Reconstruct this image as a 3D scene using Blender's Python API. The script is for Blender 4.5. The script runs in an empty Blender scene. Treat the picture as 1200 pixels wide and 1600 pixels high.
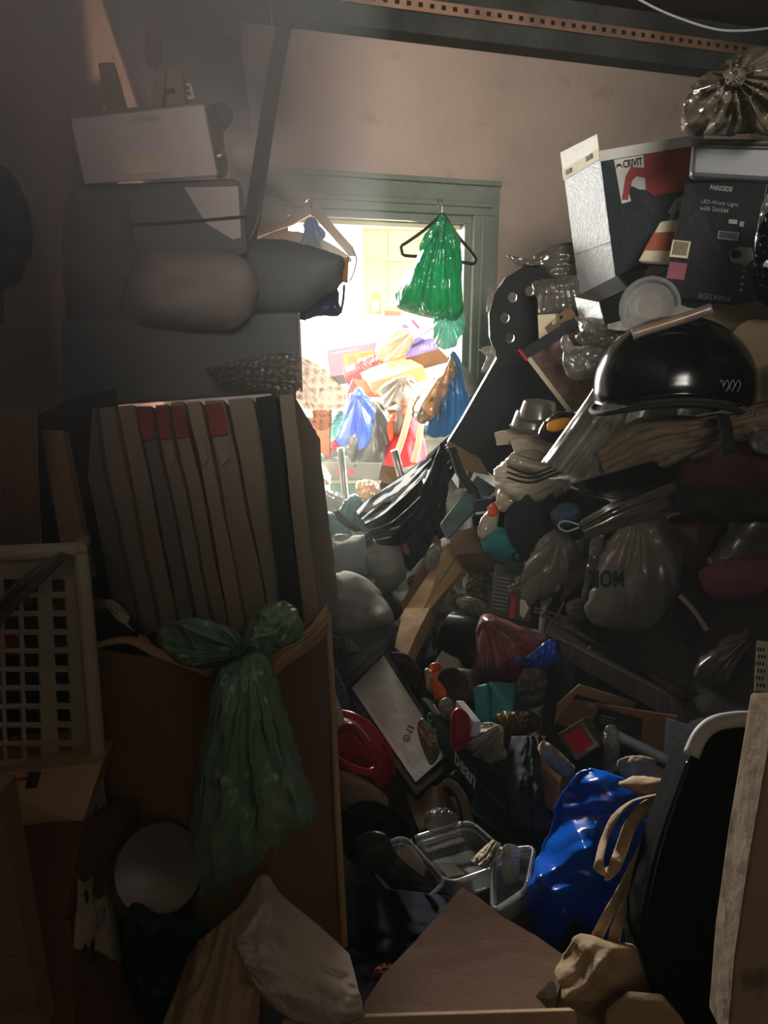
import bpy, bmesh, math, random
from mathutils import Vector, Matrix, noise
from mathutils.geometry import tessellate_polygon
random.seed(7)
C = bpy.context.scene.collection
# ------------------------------------------------------------------ camera
F = 26/36*1600
PITCH = math.radians(13.2)
EYE = Vector((0, 0, 1.5))
cd = bpy.data.cameras.new('camera'); cam = bpy.data.objects.new('camera', cd); C.objects.link(cam)
cd.sensor_fit = 'VERTICAL'; cd.sensor_height = 36; cd.sensor_width = 27; cd.lens = 26; cd.clip_start = .02
cam.location = EYE; cam.rotation_euler = (math.radians(90)-PITCH, 0, 0)
sc = bpy.context.scene; sc.camera = cam
sc.view_settings.view_transform = 'Standard'; sc.view_settings.look = 'None'; sc.view_settings.gamma = 1
sc.view_settings.use_curve_mapping = False; sc.view_settings.exposure = 0.25
sc.cycles.max_bounces = 8; sc.cycles.transparent_max_bounces = 24; sc.cycles.volume_bounces = 0
sc.cycles.use_denoising = True; sc.cycles.sample_clamp_indirect = 4
# ------------------------------------------------------------------ world and lights
wd = bpy.data.worlds.new('world'); sc.world = wd; wd.use_nodes = True
wd.node_tree.nodes['Background'].inputs[0].default_value = (1, .97, .9, 1)
wd.node_tree.nodes['Background'].inputs[1].default_value = 9
def light(name, kind, loc, target, energy, color=(1,1,1), size=.5, size_y=None, spot=None, blend=.2, rad=.02):
    l = bpy.data.lights.new(name, kind); o = bpy.data.objects.new(name, l); C.objects.link(o)
    o.location = loc; l.energy = energy; l.color = color
    o.rotation_euler = (Vector(target)-Vector(loc)).to_track_quat('-Z', 'Y').to_euler()
    if kind == 'AREA':
        l.shape = 'RECTANGLE'; l.size = size; l.size_y = size_y or size
    if kind == 'SPOT': l.spot_size = spot; l.spot_blend = blend; l.shadow_soft_size = rad
    if kind == 'POINT': l.shadow_soft_size = rad
    return o
# daylight pressing in through the kitchen window (the blown-out opening seen through the doorway)
light('window_daylight', 'AREA', (-1.05, 5.12, 1.78), (-.2, 3.0, 1.35), 460, (1, .97, .9), 1.6, 1.6)
# low sunlight bounced up from the right of the kitchen on to the top of the left wall
light('low_sun_bounce', 'SPOT', (1.35, 4.55, 1.2), (-.7, 2.3, 2.2), 1500, (1, .86, .72), spot=math.radians(48), blend=.3, rad=.03)
# added teal-tinted lamp in the kitchen, unseen; lights the haze on the left
light('haze_fill', 'AREA', (1.7, 4.3, 1.75), (-.5, 1.6, 1.8), 380, (.8, 1, .97), .8, 1.0)
# added fill lamps behind the camera; they lift the back wall and the heaps
h_ = light('wall_fill', 'AREA', (.35, -1.33, 2.3), (-.15, 3.0, 2.38), 12, (1, .93, .85), 1.0, .6); h_.data.spread = math.radians(50)
light('hall_fill', 'AREA', (.35, -1.34, 1.6), (0, 2, .9), 1.8, (1, .88, .74), 1.0, 1.6)
# ------------------------------------------------------------------ geometry helpers
def P(px, py, Y):
    cp, sp = math.cos(PITCH), math.sin(PITCH)
    a = (px-600)/F; b = (800-py)/F
    d = Vector((a, cp+b*sp, -sp+b*cp)); t = Y/d.y
    return EYE + d*t
TH = math.radians(17); E1 = Vector((math.cos(TH), math.sin(TH), 0)); NB = Vector((math.sin(TH), -math.cos(TH), 0))
WO = Vector((0, 3.25, 0))
def onplane(px, py, O, n):
    r = P(px, py, 1)-EYE
    return EYE + r*((O-EYE).dot(n)/r.dot(n))
def W(px, py, off=0):     # point on the back wall (off metres in front of it)
    return onplane(px, py, WO+NB*off, NB)
def YV(py):               # depth of the heap's valley seen at that height
    t = math.tan(math.atan((py-800)/F)+PITCH)
    return 1.84/(t+.4) if t+.4 > .55 else 3.3
def D(px, py, dy=0):      # depth of the right-hand slope and the valley
    yr = 2.75-(px-740)*.0023
    return max(.9, min(yr, YV(py), 3.0))+dy
def fbm(v, o=4): return noise.fractal(v, 1.0, 2.0, o)
wloc = {}
def mk(name, verts, faces, mats, parent=None, label=None, cat=None, group=None, kind=None, mi=None, smooth=False, bevel=0, solid=0, base=True):
    me = bpy.data.meshes.new(name)
    n = len(verts)
    if parent is None and base:
        o0 = Vector((sum(v[0] for v in verts)/n, sum(v[1] for v in verts)/n, min(v[2] for v in verts)))
    else:
        o0 = Vector((sum(v[0] for v in verts)/n, sum(v[1] for v in verts)/n, sum(v[2] for v in verts)/n))
    me.from_pydata([tuple(Vector(v)-o0) for v in verts], [], faces)
    if not isinstance(mats, (list, tuple)): mats = [mats]
    for m in mats: me.materials.append(m)
    if mi:
        for p, k in zip(me.polygons, mi): p.material_index = k
    if smooth: me.shade_smooth()
    me.validate(); me.update()
    o = bpy.data.objects.new(name, me); C.objects.link(o)
    if parent is not None:
        o.parent = parent; o.location = o0-wloc[parent.name]
    else: o.location = o0
    wloc[o.name] = o0
    if bevel:
        b = o.modifiers.new('bevel', 'BEVEL'); b.width = bevel; b.segments = 2; b.limit_method = 'ANGLE'
    if solid:
        s = o.modifiers.new('solidify', 'SOLIDIFY'); s.thickness = solid; s.offset = 0
    if label: o['label'] = label
    if cat: o['category'] = cat
    if group: o['group'] = group
    if kind: o['kind'] = kind
    return o
def grp(name, loc, label, cat, group=None):
    o = bpy.data.objects.new(name, None); C.objects.link(o); o.location = loc; o.empty_display_size = .05
    wloc[o.name] = Vector(loc); o['label'] = label; o['category'] = cat
    if group: o['group'] = group
    return o
def centroid(pts):
    s = Vector((0,0,0))
    for p in pts: s += p
    return s/len(pts)
def hexa(name, f, b, mats, mi=None, bevel=.003, dent=0, **k):
    """box from four front points and four back points; subdivided so that card can be dented"""
    n = 8 if dent else 1
    vs, idx, faces, m = [], {}, [], []
    def pt(u, v, w):
        key = (round(u*n), round(v*n), round(w*n))
        if key not in idx:
            fr = (f[0]*(1-u)+f[1]*u)*(1-v)+(f[3]*(1-u)+f[2]*u)*v
            bk = (b[0]*(1-u)+b[1]*u)*(1-v)+(b[3]*(1-u)+b[2]*u)*v
            q = fr*(1-w)+bk*w
            if dent: q = q+Vector((fbm(q*7), fbm(q*7+Vector((9,0,0))), fbm(q*7+Vector((0,9,0)))))*dent
            idx[key] = len(vs); vs.append(q)
        return idx[key]
    def face(fn, k_):
        for i in range(n):
            for j in range(n):
                a, c, a2, c2 = i/n, j/n, (i+1)/n, (j+1)/n
                faces.append((pt(*fn(a,c)), pt(*fn(a,c2)), pt(*fn(a2,c2)), pt(*fn(a2,c)))); m.append(k_)
    mi = mi or [0]*6   # front back left right top bottom
    face(lambda a,c: (a,c,0), mi[0]); face(lambda a,c: (c,a,1), mi[1])
    face(lambda a,c: (0,a,c), mi[2]); face(lambda a,c: (1,c,a), mi[3])
    face(lambda a,c: (c,0,a), mi[4]); face(lambda a,c: (a,1,c), mi[5])
    return mk(name, vs, faces, mats, mi=m, bevel=0 if dent else bevel, **k)
class Face:
    """a flat-ish quad TL TR BR BL to put prints and stickers on"""
    def __init__(s, q, out=None):
        s.q = q; n = (q[1]-q[0]).cross(q[3]-q[0]).normalized()
        if n.dot(EYE-q[0]) < 0: n = -n
        s.n = n
    def at(s, u, v, off=.0015):
        q = s.q
        return (q[0]*(1-u)+q[1]*u)*(1-v)+(q[3]*(1-u)+q[2]*u)*v+s.n*off
def patch(name, F_, pts, mat, parent, off=.0022, **k):
    """thin printed or stuck-on polygon given in the face's u, v"""
    a = [F_.at(u, v, off) for u, v in pts]; b = [F_.at(u, v, off-.0016) for u, v in pts]; n = len(pts)
    faces = [tuple(range(n)), tuple(reversed(range(n, 2*n)))]+[(i, (i+1) % n, n+(i+1) % n, n+i) for i in range(n)]
    return mk(name, a+b, faces, mat, parent=parent, **k)
def rect(u0, v0, u1, v1): return [(u0,v0),(u1,v0),(u1,v1),(u0,v1)]
def text(name, F_, s, u0, v0, u1, v1, mat, parent, off=.003, rot=0, bold=0, **k):
    """lettering stretched into the rectangle u0,v0 (top-left) .. u1,v1 of the face"""
    cu = bpy.data.curves.new('t', 'FONT'); cu.body = s; cu.offset = bold; cu.resolution_u = 3
    to = bpy.data.objects.new('t', cu); C.objects.link(to)
    bpy.context.view_layer.update()
    me = bpy.data.meshes.new_from_object(to.evaluated_get(bpy.context.evaluated_depsgraph_get()))
    bpy.data.objects.remove(to); bpy.data.curves.remove(cu)
    xs = [v.co.x for v in me.vertices]; ys = [v.co.y for v in me.vertices]
    x0, x1, y0, y1 = min(xs), max(xs), min(ys), max(ys)
    vs = []
    for v in me.vertices:
        a = (v.co.x-x0)/(x1-x0); b = 1-(v.co.y-y0)/(y1-y0)
        if rot == 180: a, b = 1-a, 1-b
        if rot == 90: a, b = 1-b, a
        if rot == 270: a, b = b, 1-a
        vs.append(F_.at(u0+(u1-u0)*a, v0+(v1-v0)*b, off))
    fs = [tuple(p.vertices) for p in me.polygons]
    bpy.data.meshes.remove(me)
    return mk(name, vs, fs, mat, parent=parent, **k)
def qbox(name, quad, depth, mats, mi=None, push=None, taper=1, **k):
    """quad: TL TR BR BL as (px, py, Y); depth goes away from the viewer"""
    f = [P(*q) for q in quad]
    if push is None:
        n = (f[1]-f[0]).cross(f[3]-f[0]).normalized()
        if n.dot(f[0]-EYE) < 0: n = -n
        push = n*depth
    c = centroid(f)
    b = [c+(p-c)*taper+Vector(push) for p in f]
    o = hexa(name, f, b, mats, mi=mi, **k)
    o_faces[o.name] = dict(front=Face(f), left=Face([b[0], f[0], f[3], b[3]]), right=Face([f[1], b[1], b[2], f[2]]), top=Face([b[0], b[1], f[1], f[0]]))
    return o
o_faces = {}
def resample(pts, n, closed=True):
    m = len(pts); out = []
    dim = len(pts[0]); segs = m if closed else m-1
    dense = []
    for i in range(segs):
        if closed: p = [pts[(i+j) % m] for j in (-1,0,1,2)]
        else: p = [pts[min(max(i+j, 0), m-1)] for j in (-1,0,1,2)]
        for s in range(12):
            t = s/12; t2, t3 = t*t, t*t*t
            dense.append(tuple(.5*((2*p[1][d])+(-p[0][d]+p[2][d])*t+(2*p[0][d]-5*p[1][d]+4*p[2][d]-p[3][d])*t2+(-p[0][d]+3*p[1][d]-3*p[2][d]+p[3][d])*t3) for d in range(dim)))
    if not closed: dense.append(tuple(pts[-1]))
    if closed: dense.append(dense[0])
    L = [0]
    for i in range(1, len(dense)): L.append(L[-1]+math.dist(dense[i][:2], dense[i-1][:2])+1e-9)
    k = 0
    for i in range(n):
        t = L[-1]*i/(n if closed else n-1)
        while k < len(L)-2 and L[k+1] < t: k += 1
        u = (t-L[k])/(L[k+1]-L[k])
        out.append(tuple(dense[k][d]*(1-u)+dense[k+1][d]*u for d in range(dim)))
    return out
def tri(t): return 4*abs(t-math.floor(t+.5))-1
def creases(px, py, seed, f0=.010, n=6):
    """crumpled foil: warped triangle waves in several directions, so ridges and valleys stay sharp"""
    wx = 14*noise.noise(Vector((px*.016, py*.016, seed))); wy = 14*noise.noise(Vector((px*.016, py*.016, seed+31)))
    h = 0; tot = 0
    for i in range(n):
        a = seed*3.1+i*2.4; f = f0*1.45**i; w = 1/(1.35**i)
        amp_ = .5+.5*noise.noise(Vector((px*.012, py*.012, seed+i*7)))*1.8
        h += tri(((px+wx)*math.cos(a)+(py+wy)*math.sin(a))*f+seed)*w*max(0, amp_); tot += w
    return h/tot*1.5
def wrinkle(px, py, mode, sc_, seed, knot):
    """fold height, about -1..1"""
    if mode == 'radial':
        a = math.atan2(py-knot[1], px-knot[0]); r = math.hypot(px-knot[0], py-knot[1])
        wob = .35*noise.noise(Vector((a*2, r*.01, seed)))
        v = tri(a*2.3*sc_+wob+seed); w = tri(a*5.1*sc_+wob*2+seed*2)*(.5+noise.noise(Vector((a*3, r*.02, seed+8))))
        return (v*.45+w*.4)*min(1, r/25)*.8+.45*creases(px, py, seed, .014*sc_**.5, 4)-.1
    if mode == 'soft':
        return .8*fbm(Vector((px*.009*sc_, py*.009*sc_, seed)), 3)+.3*creases(px, py, seed, .006*sc_, 4)
    return creases(px, py, seed, .013*sc_)-.05
def blob(name, outline, Y, T, mat, mode='crumple', amp=.85, ws=1, knot=None, N=110, M=26, c=None, jit=4, seed=None, back=.7, flat=.5, dYx=0, dYy=0, **k):
    """inflated bag / cushion / cloth bundle whose outline is given in pixels at depth Y; T = half thickness in metres"""
    seed = random.random()*50 if seed is None else seed
    pts = resample([(p[0], p[1], (p[2] if len(p) > 2 else 0)) for p in outline], N)
    if c is None: c = (sum(p[0] for p in pts)/N, sum(p[1] for p in pts)/N)
    cy = sum(p[2] for p in pts)/N
    knot = knot or c
    size_ = math.sqrt((max(p[0] for p in pts)-min(p[0] for p in pts))*(max(p[1] for p in pts)-min(p[1] for p in pts)))
    if mode != 'radial': ws = ws*min(4, max(.75, 100/size_))
    vs = []; faces = []
    def pos(q, r, side):
        x = c[0]+(q[0]-c[0])*r; y = c[1]+(q[1]-c[1])*r; dd = cy+(q[2]-cy)*r
        if r > .93 and jit:
            g = (noise.noise(Vector((q[0]*.05, q[1]*.05, seed)))+(.5-abs(noise.noise(Vector((q[0]*.12, q[1]*.12, seed+2))))*1.5)*.6)*jit*(1.2 if T > .03 else .5)
            x += g; y += g*.7
        yy = Y+dd+dYx*(x-c[0])+dYy*(y-c[1])
        h = max(0, 1-r**(2/flat*.75))**.5
        w = wrinkle(x, y, mode, ws, seed+(0 if side > 0 else 3), knot)*amp*(1 if r < .97 else .5)
        return P(x, y, yy-side*T*(h+w*(.25+.75*min(1, h*2)))*(1 if side > 0 else back))
    for side in (1, -1):
        base = len(vs)
        vs.append(pos(pts[0], 0, side))
        for j in range(1, M+(1 if side > 0 else 0)):
            r = (j/M)**.8
            for i in range(N): vs.append(pos(pts[i], r, side))
        for i in range(N):
            i2 = (i+1) % N
            t = (base, base+1+i2, base+1+i)
            faces.append(t if side > 0 else t[::-1])
            for j in range(M-1):
                if side > 0 or j < M-2:
                    q = (base+1+j*N+i, base+1+j*N+i2, base+1+(j+1)*N+i2, base+1+(j+1)*N+i)
                else:
                    q = (base+1+j*N+i, base+1+j*N+i2, 1+(M-1)*N+i2, 1+(M-1)*N+i)
                faces.append(q if side > 0 else q[::-1])
    return mk(name, vs, faces, mat, smooth=True, **k)
def drape(name, A, B, T, mat, amp=.012, folds=6, nu=40, nv=60, seed=None, solid=.0015, sag=0, along=True, **k):
    """sheet ruled between polyline A (one edge) and B (other edge), points (px,py,Y), bulged by T towards the viewer with folds"""
    seed = random.random()*50 if seed is None else seed
    a = resample(A, nv, False); b = resample(B, nv, False)
    vs = []
    for j in range(nv):
        for i in range(nu):
            u = i/(nu-1); v = j/(nv-1)
            q = [a[j][d]*(1-u)+b[j][d]*u for d in range(3)]
            x = (u if along else v)
            f = (1-2*abs(noise.noise(Vector((x*folds, (v if along else u)*1.2, seed)))))-.5+.5*fbm(Vector((u*5, v*5, seed+9)), 3)
            vs.append(P(q[0], q[1], q[2]-T*math.sin(math.pi*u)**.7-amp*f))
    faces = [(j*nu+i, j*nu+i+1, (j+1)*nu+i+1, (j+1)*nu+i) for j in range(nv-1) for i in range(nu-1)]
    return mk(name, vs, faces, mat, smooth=True, solid=solid, **k)
def plate(name, outline, Yf, thick, mats, holes=(), push=None, bevel=0, smooth_n=0, **k):
    """flat board: outline (and holes) in pixels, laid on the depth function Yf, real thickness"""
    if not callable(Yf):
        y0 = Yf; Yf = lambda x, y: y0
    if smooth_n: outline = resample(outline, smooth_n)
    loops = [list(outline)]+[list(h) for h in holes]
    flat = [p for l in loops for p in l]
    tris = tessellate_polygon([[Vector((p[0], p[1], 0)) for p in l] for l in loops])
    f = [P(p[0], p[1], Yf(p[0], p[1])) for p in flat]
    if push is None:
        i0, i1, i2 = 0, len(outline)//3, 2*len(outline)//3
        n = (f[i1]-f[i0]).cross(f[i2]-f[i0]).normalized()
        if n.dot(f[0]-EYE) < 0: n = -n
        push = n*thick
    b = [p+Vector(push) for p in f]; N = len(f)
    faces = [tuple(t) for t in tris]+[tuple(N+i for i in reversed(t)) for t in tris]
    mi = [0]*len(tris)+[0]*len(tris); s = 0
    for l in loops:
        m = len(l)
        for i in range(m):
            faces.append((s+i, s+(i+1) % m, N+s+(i+1) % m, N+s+i)); mi.append(1 if isinstance(mats, (list, tuple)) and len(mats) > 1 else 0)
        s += m
    o = mk(name, f+b, faces, mats, mi=mi, bevel=bevel, **k)
    bm = bmesh.new(); bm.from_mesh(o.data); bmesh.ops.recalc_face_normals(bm, faces=bm.faces); bm.to_mesh(o.data); bm.free()
    return o
def sweep(name, pts, rx, mat, ry=None, n=40, seg=10, taper=None, up=None, cap=True, **k):
    """tube or strap along world points"""
    ry = ry or rx
    c = [Vector(p) for p in resample([tuple(p) for p in pts], n, False)] if len(pts) > 2 else [Vector(pts[0]).lerp(Vector(pts[1]), i/(n-1)) for i in range(n)]
    vs = []; faces = []
    u = Vector(up) if up else None
    for i in range(n):
        t = (c[min(i+1, n-1)]-c[max(i-1, 0)]).normalized()
        if u is None: u = t.cross(Vector((0,0,1))) if abs(t.z) < .9 else t.cross(Vector((1,0,0)))
        u = (u-t*u.dot(t)).normalized(); w = t.cross(u)
        s = taper(i/(n-1)) if taper else 1
        for j in range(seg):
            a = 2*math.pi*j/seg
            vs.append(c[i]+u*math.cos(a)*rx*s+w*math.sin(a)*ry*s)
    for i in range(n-1):
        for j in range(seg):
            faces.append((i*seg+j, i*seg+(j+1) % seg, (i+1)*seg+(j+1) % seg, (i+1)*seg+j))
    if cap: faces += [tuple(reversed(range(seg))), tuple(range((n-1)*seg, n*seg))]
    return mk(name, vs, faces, mat, smooth=True, **k)
def tube(name, pts, r, mat, **k): return sweep(name, [P(*p) for p in pts], r, mat, **k)
def lathe(name, base, axis, prof, mat, seg=28, **k):
    axis = Vector(axis).normalized(); u = axis.cross(Vector((0,0,1))) if abs(axis.z) < .95 else axis.cross(Vector((1,0,0)))
    u.normalize(); w = axis.cross(u); vs = []; faces = []
    for r, h in prof:
        for j in range(seg):
            a = 2*math.pi*j/seg; vs.append(Vector(base)+axis*h+(u*math.cos(a)+w*math.sin(a))*max(r, 1e-4))
    n = len(prof)
    for i in range(n-1):
        for j in range(seg): faces.append((i*seg+j, i*seg+(j+1) % seg, (i+1)*seg+(j+1) % seg, (i+1)*seg+j))
    faces += [tuple(reversed(range(seg))), tuple(range((n-1)*seg, n*seg))]
    o = mk(name, vs, faces, mat, smooth=True, **k); o.data.set_sharp_from_angle(angle=math.radians(40)); return o
def abox(name, c, s, mat, rz=0, **k):
    c = Vector(c); R = Matrix.Rotation(rz, 3, 'Z')
    q = lambda x, y, z: c+R @ Vector((x*s[0]/2, y*s[1]/2, z*s[2]/2))
    return hexa(name, [q(-1,-1,1), q(1,-1,1), q(1,-1,-1), q(-1,-1,-1)], [q(-1,1,1), q(1,1,1), q(1,1,-1), q(-1,1,-1)], mat, **k)
# ------------------------------------------------------------------ materials
def nodes(name):
    m = bpy.data.materials.new(name); m.use_nodes = True; nt = m.node_tree; nt.nodes.clear(); return m, nt
def rgb(c):
    if isinstance(c, str):
        c = c.lstrip('#'); c = [int(c[i:i+2], 16)/255 for i in (0,2,4)]
        c = [x/12.92 if x <= .04045 else ((x+.055)/1.055)**2.4 for x in c]
    return (*c, 1)
def scale(c, s): return tuple(min(1, x*s) for x in c[:3])+(1,)
def coord(nt, stretch=None):
    tc = nt.nodes.new('ShaderNodeTexCoord'); mp = nt.nodes.new('ShaderNodeMapping')
    nt.links.new(tc.outputs['Object'], mp.inputs[0])
    if stretch: mp.inputs['Scale'].default_value = stretch
    return mp.outputs[0]
def base_nodes(nt, col, var, vs, bump, bs, stretch, bumpd=.01, speck=0):
    L = nt.links.new; co = coord(nt, stretch)
    n = nt.nodes.new('ShaderNodeTexNoise'); n.inputs['Scale'].default_value = vs; n.inputs['Detail'].default_value = 5; L(co, n.inputs['Vector'])
    r = nt.nodes.new('ShaderNodeValToRGB'); r.color_ramp.elements[0].position = .32; r.color_ramp.elements[1].position = .68
    r.color_ramp.elements[0].color = scale(col, 1-var); r.color_ramp.elements[1].color = scale(col, 1+var)
    L(n.outputs['Fac'], r.inputs[0]); out = r.outputs[0]
    if speck:
        n3 = nt.nodes.new('ShaderNodeTexNoise'); n3.inputs['Scale'].default_value = vs*6; n3.inputs['Detail'].default_value = 3; L(co, n3.inputs['Vector'])
        r3 = nt.nodes.new('ShaderNodeValToRGB'); r3.color_ramp.elements[0].position = .30; r3.color_ramp.elements[1].position = .38
        L(n3.outputs['Fac'], r3.inputs[0])
        mx = nt.nodes.new('ShaderNodeMixRGB'); mx.inputs[1].default_value = scale(col, 1-speck); L(out, mx.inputs[2]); L(r3.outputs[0], mx.inputs[0]); out = mx.outputs[0]
    b = None
    if bump:
        n2 = nt.nodes.new('ShaderNodeTexNoise'); n2.inputs['Scale'].default_value = bs; n2.inputs['Detail'].default_value = 6; L(co, n2.inputs['Vector'])
        b = nt.nodes.new('ShaderNodeBump'); b.inputs['Strength'].default_value = bump; b.inputs['Distance'].default_value = bumpd
        L(n2.outputs['Fac'], b.inputs['Height'])
    return out, (b.outputs[0] if b else None)
def mat(name, c, rough=.7, metal=0, var=.15, vs=6, bump=.3, bs=30, stretch=None, spec=.4, bumpd=.01, speck=0, coat=0):
    m, nt = nodes(name); L = nt.links.new; c = rgb(c)
    col, b = base_nodes(nt, c, var, vs, bump, bs, stretch, bumpd, speck)
    p = nt.nodes.new('ShaderNodeBsdfPrincipled'); o = nt.nodes.new('ShaderNodeOutputMaterial')
    L(col, p.inputs['Base Color']); p.inputs['Roughness'].default_value = rough; p.inputs['Metallic'].default_value = metal
    p.inputs['Specular IOR Level'].default_value = spec; p.inputs['Coat Weight'].default_value = coat
    if b: L(b, p.inputs['Normal'])
    L(p.outputs[0], o.inputs[0]); return m
def film(name, c, clear=.3, trans=.35, gloss=.18, rough=.2, vs=5, bump=.8, bs=16, stretch=None, var=.15, fres=.5):
    """thin plastic: part see-through, part translucent, part shiny"""
    m, nt = nodes(name); L = nt.links.new; c = rgb(c); N = nt.nodes.new
    col, b = base_nodes(nt, c, var, vs, bump, bs, stretch, .012)
    d = N('ShaderNodeBsdfDiffuse'); t = N('ShaderNodeBsdfTranslucent'); g = N('ShaderNodeBsdfGlossy'); tr = N('ShaderNodeBsdfTransparent')
    L(col, d.inputs[0]); L(col, t.inputs[0]); L(col, tr.inputs[0]); g.inputs['Roughness'].default_value = rough; g.inputs[0].default_value = (.9,.9,.9,1)
    tr.inputs[0].default_value = (*[min(1, .55+.45*x/max(max(c[:3]), .05)) for x in c[:3]], 1)
    for n_ in nt.nodes:
        if n_.type == 'BUMP':
            rn = N('ShaderNodeTexNoise'); rn.noise_type = 'RIDGED_MULTIFRACTAL'; rn.inputs['Scale'].default_value = bs*.45; rn.inputs['Detail'].default_value = 3; rn.inputs['Lacunarity'].default_value = 2.3
            for n2 in nt.nodes:
                if n2.type == 'MAPPING': L(n2.outputs[0], rn.inputs['Vector'])
            n_.inputs['Distance'].default_value = .02; L(rn.outputs[0], n_.inputs['Height'])
    for s in (d, t, g): L(b, s.inputs['Normal'])
    m1 = N('ShaderNodeMixShader'); m1.inputs[0].default_value = trans; L(d.outputs[0], m1.inputs[1]); L(t.outputs[0], m1.inputs[2])
    m2 = N('ShaderNodeMixShader'); m2.inputs[0].default_value = clear; L(m1.outputs[0], m2.inputs[1]); L(tr.outputs[0], m2.inputs[2])
    lw = N('ShaderNodeLayerWeight'); lw.inputs[0].default_value = .35; L(b, lw.inputs['Normal'])
    ma = N('ShaderNodeMath'); ma.operation = 'MULTIPLY_ADD'; ma.inputs[1].default_value = fres; ma.inputs[2].default_value = gloss; ma.use_clamp = True; L(lw.outputs['Fresnel'], ma.inputs[0])
    m3 = N('ShaderNodeMixShader'); L(ma.outputs[0], m3.inputs[0]); L(m2.outputs[0], m3.inputs[1]); L(g.outputs[0], m3.inputs[2])
    o = N('ShaderNodeOutputMaterial'); L(m3.outputs[0], o.inputs[0]); return m
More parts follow.
